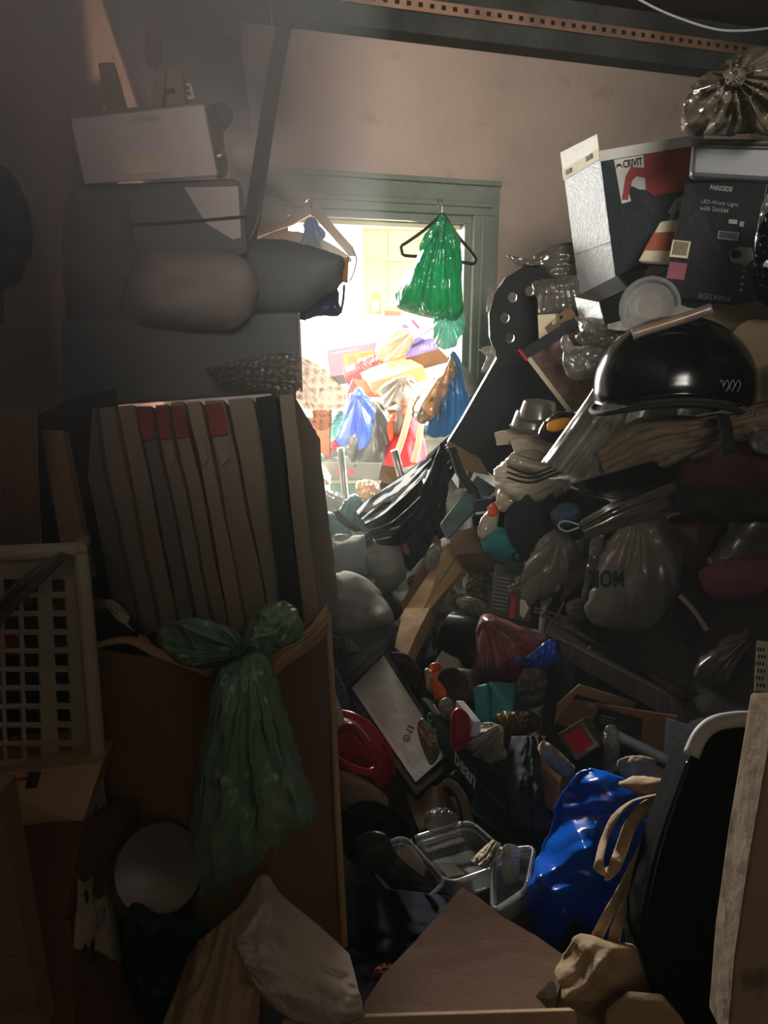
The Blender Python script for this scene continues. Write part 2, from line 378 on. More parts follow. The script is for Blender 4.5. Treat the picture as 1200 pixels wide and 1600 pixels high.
# ------------------------------------------------------------------ palette
M = dict(
 plaster = mat('pink_plaster', '#a39184', .9, var=.14, vs=1.6, bump=.5, bs=22, speck=.12),
 plaster2 = mat('old_left_plaster', '#b09a80', .95, var=.2, vs=2.5, bump=.7, bs=18, speck=.5),
 frame = mat('door_paint', '#6d7268', .6, vs=4), beam = mat('sooty_beam', '#3a3a36', .85, var=.4, vs=5, bump=.6),
 metal_strip = mat('rusty_angle', '#8a6a55', .6, var=.3), ceil = mat('ceiling_board', '#4a352c', .9, var=.3, vs=3),
 floor = mat('floor_tiles', '#3a3630', .8), tile = None,
 card = mat('cardboard', '#94694a', .85, var=.1, vs=5, bump=.25, bs=60, stretch=(1,1,6)),
 card_d = mat('dusty_cardboard', '#6f5540', .9, var=.25, vs=4), card_l = mat('pale_cardboard', '#b99a72', .85, var=.12, vs=5),
 white = mat('white_card', '#d9d6cc', .6, var=.06), grey_l = mat('pale_grey', '#b5b5ae', .6, var=.1), cream = mat('cream_card', '#cfc3a6', .7, var=.1),
 black = mat('black_print', '#15171a', .5, var=.3, vs=4, speck=.2), blackm = mat('matt_black', '#101113', .8, var=.4), blackg = mat('gloss_black', '#060708', .16, var=.3, bump=.03, coat=0, spec=.35),
 ink = mat('ink', '#0d0d0d', .7), inkw = mat('white_ink', '#c9c9c4', .7), inkg = mat('grey_ink', '#8b8f90', .7), inkr = mat('red_ink', '#b8322b', .6),
 red = mat('red_plastic', '#a81420', .3, var=.15, bump=.05), redc = mat('red_cloth', '#c8242e', .8), pink = mat('pink_print', '#e46a86', .6), dull_red = mat('dull_red_print', '#86352d', .7), dull_orange = mat('dull_orange_print', '#96502f', .7), dull_canvas = mat('dull_padding', '#75654f', .9, var=.2, bump=.5, bs=20), card_big = mat('big_carton', '#7c6048', .9, var=.15, vs=4), card_b = mat('brown_flap', '#6a4c34', .85, var=.12, vs=4), vclear = film('very_clear', '#9a968c', clear=.86, trans=.3, gloss=.03, fres=.3), orange = mat('orange_plastic', '#e8692a', .35, bump=.05),
 yellow = mat('yellow_card', '#e9a51f', .6), green = mat('green_plastic', '#0f3a30', .5, var=.2), teal = mat('teal_box', '#2f8f93', .5, var=.15), tealb = mat('teal_plastic', '#3fae9f', .4), blue = mat('blue_plastic', '#1763c9', .4),
 purple = mat('purple_card', '#6d5fae', .6), navy = mat('navy_card', '#222a4a', .7), wood = mat('old_wood', '#8a7258', .75, var=.25, vs=3, stretch=(1,1,9), bump=.3), wood_d = mat('dark_wood', '#3b3029', .8, var=.4, vs=4, stretch=(6,1,1)),
 wood_p = mat('plywood', '#6f5842', .8, var=.2, vs=3, stretch=(1,1,8)), dust_dark = mat('veiled_dark_fabric', '#626a67', .95, var=.25, vs=3), dust_card = mat('veiled_dusty_brown', '#7c7262', .95, var=.2, vs=4), veil_dust_card2 = mat('veiled_dusty_brown_grey', '#67625a', .95, var=.2, vs=4), veil_dust_card3 = mat('veiled_dusty_tan', '#877a66', .95, var=.2, vs=4), dust_dark2 = mat('dusty_black', '#2c302f', .95, var=.3, vs=3), dust_red = mat('dusty_red', '#7d3c38', .9, var=.3, vs=9),  # dark fabric, brown and tan tones lightened to paint the haze veil into them
 wood_o = mat('orange_wood', '#b9762f', .6, var=.2, vs=3, stretch=(1,1,8)),
 grey_cloth = mat('grey_cloth', '#8f9088', .85, var=.12, bump=.4, bs=14), white_cloth = mat('white_cloth', '#c9beb0', .9, var=.08, bump=.3, bs=9), dark_cloth = mat('dark_cloth', '#25282a', .9, var=.5, vs=5),
 navy_cloth = mat('navy_cloth', '#101a2c', .9, var=.4), blue_cloth = mat('faded_blue_cloth', '#4a6178', .85), mint = mat('pale_teal_cloth', '#86b3ad', .85, var=.12, bump=.5, bs=10), canvas = mat('canvas', '#b39b78', .85, var=.12, bump=.4, bs=80),
 pinkcloth = mat('pink_cloth', '#8e5560', .9, var=.2), foam = mat('polystyrene', '#b7aa97', .8, var=.12, vs=14, bump=.7, bs=70), pale_dust = mat('pale_dusty_cloth', '#85827a', .95, var=.1, bump=.4, bs=8), silver = mat('silver_card', '#b5bbc0', .5, metal=.0, var=.12, vs=60, bump=.35, bs=120), steel = mat('steel', '#a9a49a', .35, metal=.9, var=.15), brownp = mat('brown_plastic', '#33261f', .5),
 crate = mat('off_white_plastic', '#b3ab94', .6, var=.12, vs=4), crate_d = mat('dark_green_plastic', '#10302a', .55), grime = mat('grimy_rubbish', '#3b3730', .9, var=.7, vs=7, bump=.9, bs=14),
 f_clear = film('clear_film', '#b9b6ae', clear=.74, trans=.3, gloss=.08, fres=.35), f_white = film('milky_film', '#c4bcab', clear=.32, trans=.4, gloss=.07, fres=.3), f_grey = film('grey_film', '#7f7a70', clear=.4, trans=.3, gloss=.09, fres=.35),
 f_dirty = film('dusty_film', '#8f846f', clear=.4, trans=.3, gloss=.09, rough=.24, fres=.35), f_green = film('green_film', '#1fa36f', clear=.08, trans=.45, gloss=.06, stretch=(6,6,1)), f_green2 = film('dull_green_film', '#8fb89a', clear=.05, trans=.3, gloss=.05, stretch=(7,7,1)),
 f_mint = film('pale_green_film', '#8fc9b8', clear=.3, trans=.4), f_blue = film('blue_film', '#0f6fe0', clear=.05, trans=.4, gloss=.08), f_blued = film('deep_blue_film', '#0a5fd0', clear=.0, trans=.2, gloss=.06, rough=.16, bs=7, fres=.2), f_bluep = film('washed_blue_film', '#5a86a6', clear=.3, trans=.5, gloss=.06, fres=.3),
 f_navy = film('navy_film', '#0d2b52', clear=.02, trans=.1, gloss=.03, fres=.15), f_black = film('black_film', '#060708', clear=0, trans=.02, gloss=.008, rough=.13, bs=7, fres=.03, bump=.6), f_red = film('red_film', '#c81f2a', clear=.1, trans=.4), f_pink = film('pinkish_film', '#c99a8e', clear=.25, trans=.3, gloss=.15), f_tan = film('tan_film', '#d9b48c', clear=.15, trans=.4), f_bubble = None,
 tray = film('clear_rigid_plastic', '#eef2f4', clear=.84, trans=.2, gloss=.05, rough=.06, bump=.08), tub = film('cloudy_tub', '#8d9396', clear=.5, trans=.4, gloss=.03, bump=.05, rough=.35, fres=.15),
)
def tile_mat():
    m, nt = nodes('wall_tiles'); L = nt.links.new; N = nt.nodes.new
    co = coord(nt); sx = N('ShaderNodeSeparateXYZ'); L(co, sx.inputs[0]); cx = N('ShaderNodeCombineXYZ')
    L(sx.outputs['X'], cx.inputs['X']); L(sx.outputs['Z'], cx.inputs['Y'])
    b = N('ShaderNodeTexBrick'); b.offset = 0; b.inputs['Scale'].default_value = 1; b.inputs['Brick Width'].default_value = .2; b.inputs['Row Height'].default_value = .2
    b.inputs['Mortar Size'].default_value = .004; b.inputs['Color1'].default_value = rgb('#cda06a'); b.inputs['Color2'].default_value = rgb('#c89a62'); b.inputs['Mortar'].default_value = rgb('#7a5530')
    L(cx.outputs[0], b.inputs['Vector']); p = N('ShaderNodeBsdfPrincipled'); p.inputs['Roughness'].default_value = .25; L(b.outputs[0], p.inputs['Base Color'])
    o = N('ShaderNodeOutputMaterial'); L(p.outputs[0], o.inputs[0]); return m
M['tile'] = tile_mat()
def bubble_mat():
    m = film('bubble_film', '#e3dcd2', clear=.5, trans=.7, gloss=.05, fres=.25); nt = m.node_tree
    v = nt.nodes.new('ShaderNodeTexVoronoi'); v.inputs['Scale'].default_value = 60; v.inputs['Randomness'].default_value = .25
    mr = nt.nodes.new('ShaderNodeMapRange'); mr.inputs['From Max'].default_value = .6; mr.inputs['To Min'].default_value = .12; mr.inputs['To Max'].default_value = .8; nt.links.new(v.outputs['Distance'], mr.inputs[0])
    for n in list(nt.nodes):
        if n.type == 'MIX_SHADER' and abs(n.inputs[0].default_value-.5) < 1e-3 and not n.inputs[0].links and n.inputs[2].links[0].from_node.type == 'BSDF_TRANSPARENT': nt.links.new(mr.outputs[0], n.inputs[0])
        if n.type == 'BUMP':
            nt.links.new(v.outputs['Distance'], n.inputs['Height']); n.inputs['Strength'].default_value = 1; n.inputs['Distance'].default_value = .02; n.invert = True
        if n.type == 'TEX_COORD': nt.links.new(n.outputs['Object'], v.inputs['Vector'])
    return m
M['f_bubble'] = bubble_mat()
# ------------------------------------------------------------------ the room
HC = 2.86
def S(name, *a, **k): return abox(name, *a, kind='structure', **k)
S('floor', (0, 2.6, -.03), (5.4, 8.4, .06), M['floor'])
S('ceiling', (0, 1.0, HC+.03), (5.4, 5.6, .06), M['ceil'])
# back wall with its doorway, turned 17 degrees
p0 = W(438, 322); p1 = W(737, 338)
s0 = (p0-WO).dot(E1); s1 = (p1-WO).dot(E1); ztop = (p0.z+p1.z)/2
def wallbox(name, a, b, z0, z1, off0, off1, m, **k):
    A, B = WO+E1*a, WO+E1*b; Z = lambda p, z, off: p+Vector((0,0,z))+NB*off
    return hexa(name, [Z(A,z1,off1), Z(B,z1,off1), Z(B,z0,off1), Z(A,z0,off1)], [Z(A,z1,off0), Z(B,z1,off0), Z(B,z0,off0), Z(A,z0,off0)], m, **k)
def wall_mesh():
    sl, sr = -2.1, 2.95
    segs = [(sl, s0, 0, HC), (s0, s1, ztop, HC), (s1, sr, 0, HC)]
    vs, fs = [], []
    for a, b, z0, z1 in segs:
        A, B = WO+E1*a, WO+E1*b; k = len(vs)
        for off in (0, -.14):
            for p, z in ((A,z0),(B,z0),(B,z1),(A,z1)): vs.append(p+Vector((0,0,z))+NB*off)
        fs += [(k,k+1,k+2,k+3),(k+7,k+6,k+5,k+4),(k,k+4,k+5,k+1),(k+1,k+5,k+6,k+2),(k+2,k+6,k+7,k+3),(k+3,k+7,k+4,k)]
    return mk('wall_back', vs, fs, M['plaster'], kind='structure')
wall_mesh()
fr = wallbox('trim_1', s0-.14, s1+.115, ztop, ztop+.13, 0, .03, M['frame'], kind='structure')
wallbox('casing_bead', s0-.10, s1+.08, ztop+.03, ztop+.05, .03, .045, M['frame'], parent=fr)
wallbox('casing_bead', s0-.14, s1+.115, ztop+.115, ztop+.135, .03, .05, M['frame'], parent=fr)
for nm, a, b in (('trim_2', s0-.14, s0), ('trim_3', s1, s1+.115)):
    t = wallbox(nm, a, b, 0, ztop, 0, .03, M['frame'], kind='structure')
    wallbox('casing_bead', a+.03, a+.045, 0, ztop, .03, .042, M['frame'], parent=t)
fj = wallbox('door_1', s0, s1, ztop-.03, ztop, -.14, 0, M['frame'], kind='structure')
wallbox('jamb', s0, s0+.03, 0, ztop-.03, -.14, 0, M['frame'], parent=fj); wallbox('jamb', s1-.03, s1, 0, ztop-.03, -.14, 0, M['frame'], parent=fj)
wallbox('door_stop', s0+.03, s1-.03, ztop-.05, ztop-.03, -.09, -.05, M['cream'], parent=fj)
# side walls and the wall behind the viewer
LW0, LW1 = Vector((-.98, -1.4, 0)), Vector((-.80, 3.15, 0))
def slab(name, a, b, z0, z1, th, m, **k):
    n = (b-a).cross(Vector((0,0,1))).normalized()*th; Z = Vector((0,0,1))
    return hexa(name, [a+Z*z1, b+Z*z1, b+Z*z0, a+Z*z0], [a+Z*z1+n, b+Z*z1+n, b+Z*z0+n, a+Z*z0+n], m, **k)
slab('wall_left', LW1, LW0, 0, HC, .12, M['plaster2'], kind='structure')
slab('wall_right', Vector((1.62, -1.4, 0)), Vector((1.72, 3.9, 0)), 0, HC, .12, M['plaster'], kind='structure')
S('wall_rear', (.3, -1.46, HC/2), (3.2, .12, HC), M['plaster2'])
w2 = S('fill_frame', (.35, -1.38, 2.68), (1.2, .05, .06), M['white'])  # frame added round the fill lamps; the wall behind has no opening
for x in (-.25, .95): abox('fill_frame_bar', (x, -1.38, 1.7), (.06, .05, 1.96), M['white'], parent=w2)
abox('fill_frame_bar', (.35, -1.38, .75), (1.2, .05, .06), M['white'], parent=w2)
# beam over the back wall, rusty angle strip and loose wire on the ceiling
zb = W(600, 62).z
bm_ = wallbox('beam', -1.3, 1.9, zb, HC-.03, 0, .10, M['beam'])
bm_['label'] = 'dark sooty beam running along the top of the back wall'; bm_['category'] = 'beam'
n = (onplane(700, 20, WO+NB*.12, NB)-WO).dot(E1)
zs = onplane(860, 30, WO+NB*.14, NB).z
st = wallbox('angle_strip', -.2, 1.9, zs-.022, zs+.022, .104, .112, M['metal_strip'])
st['label'] = 'rusty perforated metal strip fixed to the face of the dark beam'; st['category'] = 'metal strip'
for i in range(44):
    a = -.18+i*.047
    wallbox('slot', a, a+.018, zs-.008, zs+.008, .112, .1135, M['ink'], parent=st, bevel=0, base=False)
c = [P(985, -8, 2.6), P(1040, 20, 2.6), P(1110, 44, 2.6), P(1160, 48, 2.6), P(1215, 42, 2.6)]
sweep('ceiling_wire', c, .0035, M['grey_l'], label='thin pale wire hanging loosely under the ceiling near the right corner', cat='wire')
c = [onplane(420, 0, WO+NB*.14, NB), onplane(424, 30, WO+NB*.14, NB), onplane(430, 60, WO+NB*.14, NB)]
sweep('hanging_thread', c, .0018, M['inkw'], label='thin pale thread dangling from the dark beam above the leaning pole', cat='thread')
# ------------------------------------------------------------------ kitchen beyond the doorway
KY = 5.2
def kwall(name, x0, x1, z0, z1, m, y=KY, **k): return S(name, ((x0+x1)/2, y+.06, (z0+z1)/2), (x1-x0, .12, z1-z0), m, **k)
xe = P(566, 420, KY).x
kwall('wall_kitchen', xe, 2.6, 0, HC, M['tile'])
kwall('wall_kitchen_sill', -1.9, xe, 0, .95, M['white'])
kwall('wall_kitchen_head', -1.9, xe, 2.6, HC, M['white'])
S('wall_kitchen_left', (-1.9, 3.95, HC/2), (.1, 2.6, HC), M['white'])
S('wall_kitchen_right', (2.6, 4.5, HC/2), (.1, 1.6, HC), M['cream'])
S('ceiling_kitchen', (.35, 4.55, HC+.03), (4.8, 1.5, .06), M['white'])
wf = S('window_1', (xe-.03, KY+.0, 1.78), (.07, .09, 1.66), M['white'])
for x in (-1.15,):
    abox('mullion', (x, KY+.03, 1.78), (.05, .05, 1.6), M['white'], parent=wf)
abox('sill', ((-1.9+xe)/2, KY-.02, .96), (xe+1.9, .2, .03), M['white'], parent=wf)
# ------------------------------------------------------------------ things: short forms
def Lb(label, cat, group=None):
    d = dict(label=label, cat=cat)
    if group: d['group'] = group
    return d
def FX(o, f='front'): return o_faces[o.name][f]
# ------------------------------------------------------------------ kitchen clutter seen through the doorway
o = qbox('storage_cabinet', [(462,503,4.95),(762,478,4.95),(762,640,4.9),(462,640,4.9)], .22, M['white'], **Lb('wide white cabinet glaring in the light under the tiled kitchen wall', 'cabinet'))
patch('cabinet_door', FX(o), rect(.03,.1,.48,.95), M['white'], o); patch('cabinet_door', FX(o), rect(.52,.1,.97,.95), M['white'], o)
o = qbox('paper_bag', [(580,453,4.9),(598,458,4.9),(594,490,4.9),(577,489,4.9)], .06, M['card'], dent=.006, **Lb('brown paper bag standing against the cream kitchen tiles', 'paper bag'))
patch('clear_window', FX(o), [(.3,.45),(.75,.4),(.8,.9),(.2,.9)], M['cream'], o)
qbox('paper_scrap', [(601,485,4.88),(626,487,4.88),(626,493,4.88),(601,494,4.88)], .04, M['card_d'], dent=.004, **Lb('small folded brown scrap lying on the white cabinet behind the green bag', 'paper'))
o = qbox('flat_box', [(510,547,4.4),(594,533,4.35),(597,576,4.3),(516,589,4.35)], .2, [M['pink'], M['card_d']], mi=[0,1,1,1,1,1], **Lb('pink printed box with a yellow sticker on the sunlit kitchen pile', 'box'))
patch('sticker', FX(o), rect(.3,.28,.86,.82), M['yellow'], o); patch('sticker_emblem', FX(o), [(.45+.09*math.cos(a/8*math.pi), .55+.2*math.sin(a/8*math.pi)) for a in range(16)], M['orange'], o, off=.005)
for i in range(5): patch('sticker_line', FX(o), rect(.58,.36+i*.08,.82-.04*(i%2),.385+i*.08), M['card_d'], o, off=.005)
for i in range(9): patch('print_dash', FX(o), rect(.08+i*.06,.13,.11+i*.06,.19), M['inkw'], o)
o = qbox('snack_box', [(535,574,4.25),(556,566,4.25),(560,580,4.2),(538,590,4.2)], .1, M['red'], **Lb('small red box with a white end just under the pink box', 'box'))
patch('white_label', FX(o), rect(.2,.2,.85,.65), M['white'], o)
blob('carrier_bag', [(560,560),(598,556),(602,572),(588,584),(562,585)], 4.3, .06, M['f_red'], **Lb('red plastic bag squeezed between pink box and tan carton', 'bag'))
blob('carrier_bag', [(588,545),(600,528),(625,516),(648,512),(652,530),(640,556),(612,566),(592,562)], 4.22, .1, M['f_white'], mode='radial', knot=(648,514), **Lb('puffy white plastic bag beside the pink box with yellow sticker', 'bag'))
o = qbox('card_packet', [(632,487,4.3),(659,500,4.3),(655,520,4.25),(630,506,4.25)], .08, M['purple'], **Lb('purple card packet leaning behind the bottom of the green bag', 'packet'))
patch('red_ribbon_print', FX(o), [(.5,.3),(.95,.6),(.95,.75),(.5,.42)], M['redc'], o)
o = qbox('fruit_box', [(646,531,4.15),(681,505,4.1),(686,545,4.05),(633,560,4.1)], .12, [M['purple'], M['card_d']], mi=[0,1,1,1,1,1], **Lb('purple and lilac printed carton tilted beside the white bag', 'box'))
text('lettering', FX(o), 'FRUIT', .45,.7,.98,.92, M['inkw'], o); patch('printed_band', FX(o), rect(.1,.35,.5,.48), M['navy'], o); patch('printed_panel', FX(o), [(.3,.1),(.95,.2),(.9,.55),(.55,.4)], M['grey_l'], o)
o = qbox('tan_carton', [(563,583,4.15),(630,556,4.15),(662,572,4.0),(578,598,4.0)], .08, M['card_l'], dent=.005, **Lb('long tan carton lying open under the purple packet', 'carton'))
for i in range(6): patch('printed_bar', FX(o), rect(.1+i*.1,.1,.15+i*.1,.45), M['card'], o)
o = qbox('torn_carton', [(550,592,4.1),(585,596,4.1),(597,612,4.05),(568,616,4.05)], .05, M['orange'], dent=.008, **Lb('torn orange carton flap beneath the long tan carton', 'carton'))
o = qbox('small_carton', [(584,612,4.0),(603,595,4.0),(618,608,3.98),(602,625,3.98)], .05, M['card_l'], **Lb('small square beige carton hanging just above the bright blue bag', 'carton'))
lathe('sauce_bottle', P(548,640,4.1), (.1,0,1), [(0,0),(.03,0),(.032,.1),(.02,.13),(.008,.16),(.006,.17)], M['red'], **Lb('red squeeze bottle with a narrow neck left of the bright blue bag', 'bottle'))
b = blob('carrier_bag', [(546,617),(560,612),(574,618),(582,640),(581,670),(572,700),(562,704),(560,684),(548,678),(540,695),(526,692),(528,670),(538,645)], 3.75, .06, M['f_blue'], mode='radial', knot=(558,614), amp=.5, **Lb('bright blue knotted carrier bag hanging in the sunlit kitchen', 'bag'))
blob('bag_knot', [(553,610),(560,604),(568,610),(566,620),(555,620)], 3.72, .02, M['f_blue'], parent=b)
blob('cloth', [(520,650),(532,640),(540,650),(538,672),(528,690),(517,688)], 4.0, .05, M['tealb'], **Lb('crumpled green cloth left of the bright blue bag', 'cloth'))
blob('cloth', [(517,690),(528,684),(535,692),(530,702),(518,702)], 3.95, .03, M['redc'], **Lb('small balled red cloth under the green cloth', 'cloth'))
blob('carrier_bag', [(545,640),(580,625),(605,640),(618,690),(612,728),(585,735),(552,730),(543,700)], 3.95, .08, M['f_grey'], mode='radial', knot=(585,622), **Lb('large clear greyish bag hanging behind the bright blue bag', 'bag'))
blob('carrier_bag', [(600,600),(625,585),(645,590),(648,630),(636,665),(620,682),(612,665),(622,640),(612,625),(600,640),(596,620)], 3.85, .06, M['f_clear'], mode='radial', knot=(630,588), **Lb('clear crinkled bag hanging by its handles over the red cloth bag', 'bag'))
o = drape('cloth_bag', [(618,650,3.9),(606,690,3.9),(598,740,3.8)], [(650,640,3.9),(664,690,3.9),(668,720,3.8)], .08, M['redc'], folds=4, **Lb('bright red cloth bag with patterned straps hanging behind the black sheet', 'bag'))
for a, b2 in (((640,640),(618,715)), ((658,660),(645,725))):
    sweep('patterned_strap', [P(a[0],a[1],3.78), P((a[0]+b2[0])/2+2,(a[1]+b2[1])/2,3.75), P(b2[0],b2[1],3.74)], .016, M['cream'], ry=.004, up=(1,0,0), parent=o)
blob('cloth', [(608,650),(622,640),(630,620),(634,640),(620,665),(610,690),(604,670)], 3.84, .03, M['orange'], **Lb('orange cloth strip hanging along the red cloth bag', 'cloth'))
o = qbox('cupboard_door', [(488,640,4.5),(518,640,4.5),(518,714,4.5),(490,712,4.5)], .03, M['wood_o'], **Lb('orange varnished cupboard door below the bubble wrap', 'door'))
patch('panel_moulding', FX(o), rect(.15,.1,.85,.9), M['wood_o'], o); patch('dark_edge', FX(o), rect(.9,0,1,1), M['wood_d'], o, off=.003)
o = blob('crisp_bag', [(462,640),(480,655),(490,668),(489,708),(470,712),(458,708)], 4.2, .07, M['red'], mode='soft', **Lb('red packet with a small white emblem at the left edge of the doorway', 'packet'))
f = Face([P(471,684,4.08),P(480,684,4.08),P(480,696,4.08),P(471,696,4.08)]); patch('emblem', f, rect(0,0,1,1), M['white'], o); patch('emblem_mark', f, rect(.3,.25,.7,.75), M['redc'], o, off=.005)
blob('carrier_bag', [(470,706),(492,700),(505,712),(496,722),(478,728),(466,722)], 4.0, .04, M['f_mint'], **Lb('pale green plastic bag under the red packet', 'bag'))
o = qbox('shoe_box', [(498,722,3.6),(596,723,3.6),(592,750,3.58),(498,750,3.58)], .22, M['grey_cloth'], mi=None, **Lb('grey cardboard box printed neo in pink on top of the green tub', 'box'))
text('lettering', FX(o), 'neo', .3,.3,.6,.78, M['pink'], o, bold=.02); patch('leaf_print', FX(o), [(.55,.25),(.6,.08),(.6,.22)], M['green'], o)
qbox('dark_box', [(590,724,3.62),(625,730,3.6),(622,760,3.58),(590,752,3.58)], .2, M['card_d'], **Lb('dark brown box butted against the grey neo box', 'box'))
o = qbox('plastic_tub', [(515,752,3.55),(594,752,3.55),(590,782,3.5),(517,782,3.5)], .25, M['f_mint'], bevel=.012, **Lb('pale green plastic tub under the grey neo box', 'tub'))
patch('tub_rim', FX(o), rect(-.02,-.04,1.02,.12), M['crate'], o)
tube('metal_pole', [(532,700,3.3),(536,740,3.3),(541,795,3.25)], .017, M['steel'], **Lb('tall grey metal pole standing in front of the neo box', 'pole'))
tube('metal_pole', [(616,703,3.3),(621,722,3.3),(627,745,3.28)], .018, M['steel'], **Lb('shorter grey metal pole end poking up beside the red cloth bag', 'pole'))
blob('paper_bag', [(468,728),(495,722),(515,740),(512,770),(490,778),(466,772)], 3.5, .07, M['cream'], **Lb('creased cream paper bag left of the grey neo box', 'paper bag'))
blob('carrier_bag', [(472,775),(500,765),(535,772),(545,790),(520,805),(485,802)], 3.2, .05, M['f_clear'], **Lb('clear crumpled bag behind the teal tray edge', 'bag'))
blob('food_bag', [(556,755),(575,748),(592,758),(590,776),(570,782),(556,775)], 3.4, .04, M['f_tan'], **Lb('small bag of food scraps lying in the pale green tub', 'bag'))
plate('teal_tray', [(474,774),(490,785),(522,822),(527,842),(519,842),(512,826),(478,792)], 3.0, .03, M['tealb'], **Lb('teal plastic tray edge poking up beside the grey wrapped bundle', 'tray'))
blob('trousers', [(535,785),(550,772),(565,778),(580,805),(592,826),(572,832),(548,826),(528,808)], 2.9, .06, M['mint'], mode='radial', knot=(550,774), **Lb('pale teal garment folded with a seam at the foot of the metal pole', 'clothes'))
blob('cloth', [(496,812),(515,800),(535,815),(550,835),(530,846),(505,842)], 2.88, .05, M['mint'], **Lb('pale teal cloth lying flat left of the folded teal garment', 'cloth'))
drape('dark_strap', [(520,800,2.86),(536,820,2.84),(556,832,2.84)], [(530,796,2.86),(546,814,2.84),(565,828,2.84)], .02, M['dark_cloth'], **Lb('black cloth band lying over the pale teal cloths', 'cloth'))
blob('cloth', [(484,790),(498,796),(510,815),(500,825),(486,815)], 2.95, .04, M['navy_cloth'], **Lb('dark blue crumpled cloth tucked under the teal tray edge', 'cloth'))
# floor-level rubbish of the kitchen (hidden under the things above)
def heap(name, x0, x1, y0, y1, zf, label, nx=60, ny=60, m='grime', amp=.09, seed=3):
    vs = [Vector((x0+(x1-x0)*i/nx, y0+(y1-y0)*j/ny, 0)) for j in range(ny+1) for i in range(nx+1)]
    for v in vs: v.z = max(.02, zf(v.x, v.y)+amp*((1-2*abs(noise.noise(v*6+Vector((seed,0,0)))))-.4)+.03*fbm(v*15))
    fs = [(j*(nx+1)+i, j*(nx+1)+i+1, (j+1)*(nx+1)+i+1, (j+1)*(nx+1)+i) for j in range(ny) for i in range(nx)]
    return mk(name, vs, fs, M[m], smooth=True, kind='stuff', label=label, cat='rubbish')
heap('rubbish_heap', -1.8, 2.4, 3.5, 5.1, lambda x, y: .62+.13*(y-3.5)+.12*max(0, x), 'low heap of rubbish covering the kitchen floor under the sunlit bags')
# ------------------------------------------------------------------ hanging in the doorway
Yh = 3.02
h = grp('coat_hanger', P(690,335,Yh), 'thin black wire-hooked plastic hanger carrying the green bag', 'hanger')
sweep('hanger_hook', [P(684,322,Yh),P(687,311,Yh+.03),P(691,318,Yh),P(691,336,Yh)], .003, M['steel'], parent=h)
sweep('hanger_frame', [P(691,334,Yh),P(665,358,Yh),P(634,380,Yh),P(627,384,Yh),P(628,396,Yh),P(640,400,Yh),P(690,402,Yh),P(728,411,Yh),P(741,411,Yh),P(742,402,Yh),P(715,368,Yh),P(692,334,Yh)], .0065, M['blackm'], n=90, seg=8, cap=False, parent=h)
g = blob('carrier_bag', [(676,352),(690,338),(705,350),(718,372),(722,405),(722,450),(724,485),(712,500),(690,500),(650,492),(618,480),(612,462),(630,435),(648,405),(660,372)], 2.95, .13, M['f_green'], mode='radial', knot=(690,338), amp=.35, ws=1.4, N=120, M=26, seed=4, jit=1.5, **Lb('full green plastic bag hanging from the black hanger in the doorway', 'bag'))
blob('bag_handle', [(684,342),(690,334),(697,343),(695,372),(688,392),(684,372)], 2.84, .02, M['f_green'], parent=g)
blob('bag_handle', [(660,372),(684,346),(690,352),(672,380),(655,392)], 2.86, .02, M['f_green'], parent=g)
blob('small_bag', [(678,492),(715,480),(724,495),(722,522),(708,542),(690,544),(676,530)], 2.98, .05, M['f_mint'], mode='radial', knot=(700,485), **Lb('pale green see-through bag showing beneath the full green bag', 'bag'))
blob('carrier_bag', [(706,555),(696,575),(668,600),(646,628),(642,648),(660,662),(684,650),(700,610),(712,575)], 2.93, .07, M['f_tan'], mode='radial', knot=(706,555), N=110, M=22, **Lb('tan see-through bag hanging left of the washed blue bag', 'bag'))
blob('carrier_bag', [(706,548),(716,560),(728,600),(738,640),(722,668),(700,680),(672,682),(660,665),(672,635),(690,600),(700,570)], 3.0, .08, M['f_bluep'], mode='radial', knot=(708,548), N=110, M=22, **Lb('washed blue see-through bag hanging on the right door jamb', 'bag'))
plate('cardboard_sheet', [(718,565),(752,598),(740,622),(728,612)], 2.9, .004, M['grey_l'], **Lb('grey card corner sticking out behind the washed blue bag', 'card'))
# left hanger, broad shoulders
h = grp('coat_hanger', P(485,330,3.0), 'broad grey wooden hanger with a clip hanging left of the doorway', 'hanger')
plate('hanger_arm', [(484,312),(496,320),(520,350),(552,386),(557,400),(545,400),(515,366),(490,338)], 3.0, .02, M['wood'], parent=h, bevel=.003)
plate('hanger_arm', [(484,312),(486,335),(460,350),(425,362),(400,372),(398,360),(430,350),(465,330)], 3.0, .02, M['wood'], parent=h, bevel=.003)
sweep('hanger_hook', [P(488,330,3.0),P(492,318,3.0),P(484,309,3.04),P(476,316,3.04)], .003, M['steel'], parent=h)
sweep('hanger_clip', [P(552,392,2.98),P(557,405,2.98),P(553,425,2.98),P(546,440,2.98)], .003, M['blackm'], parent=h)
blob('bag_of_clothes', [(478,345),(490,340),(500,352),(508,365),(500,380),(500,392),(470,392),(472,368)], 2.92, .05, M['f_bluep'], mode='radial', knot=(488,342), **Lb('small pale blue bag tied to the broad grey hanger', 'bag'))
blob('cloth', [(424,365),(450,360),(500,372),(545,400),(540,410),(500,402),(440,385)], 2.96, .03, M['cream'], **Lb('cream collar of a garment on the broad grey hanger', 'clothes'))
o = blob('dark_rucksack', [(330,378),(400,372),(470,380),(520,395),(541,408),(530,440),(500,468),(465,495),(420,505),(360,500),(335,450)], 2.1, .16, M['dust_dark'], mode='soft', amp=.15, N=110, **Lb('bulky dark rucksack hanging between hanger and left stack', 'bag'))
blob('carrier_bag', [(540,410),(528,430),(530,470),(530,488),(505,494),(470,500),(455,498),(490,470),(515,440)], 2.2, .05, M['f_navy'], mode='crumple', **Lb('dark blue plastic bag under the tip of the dark rucksack', 'bag'))
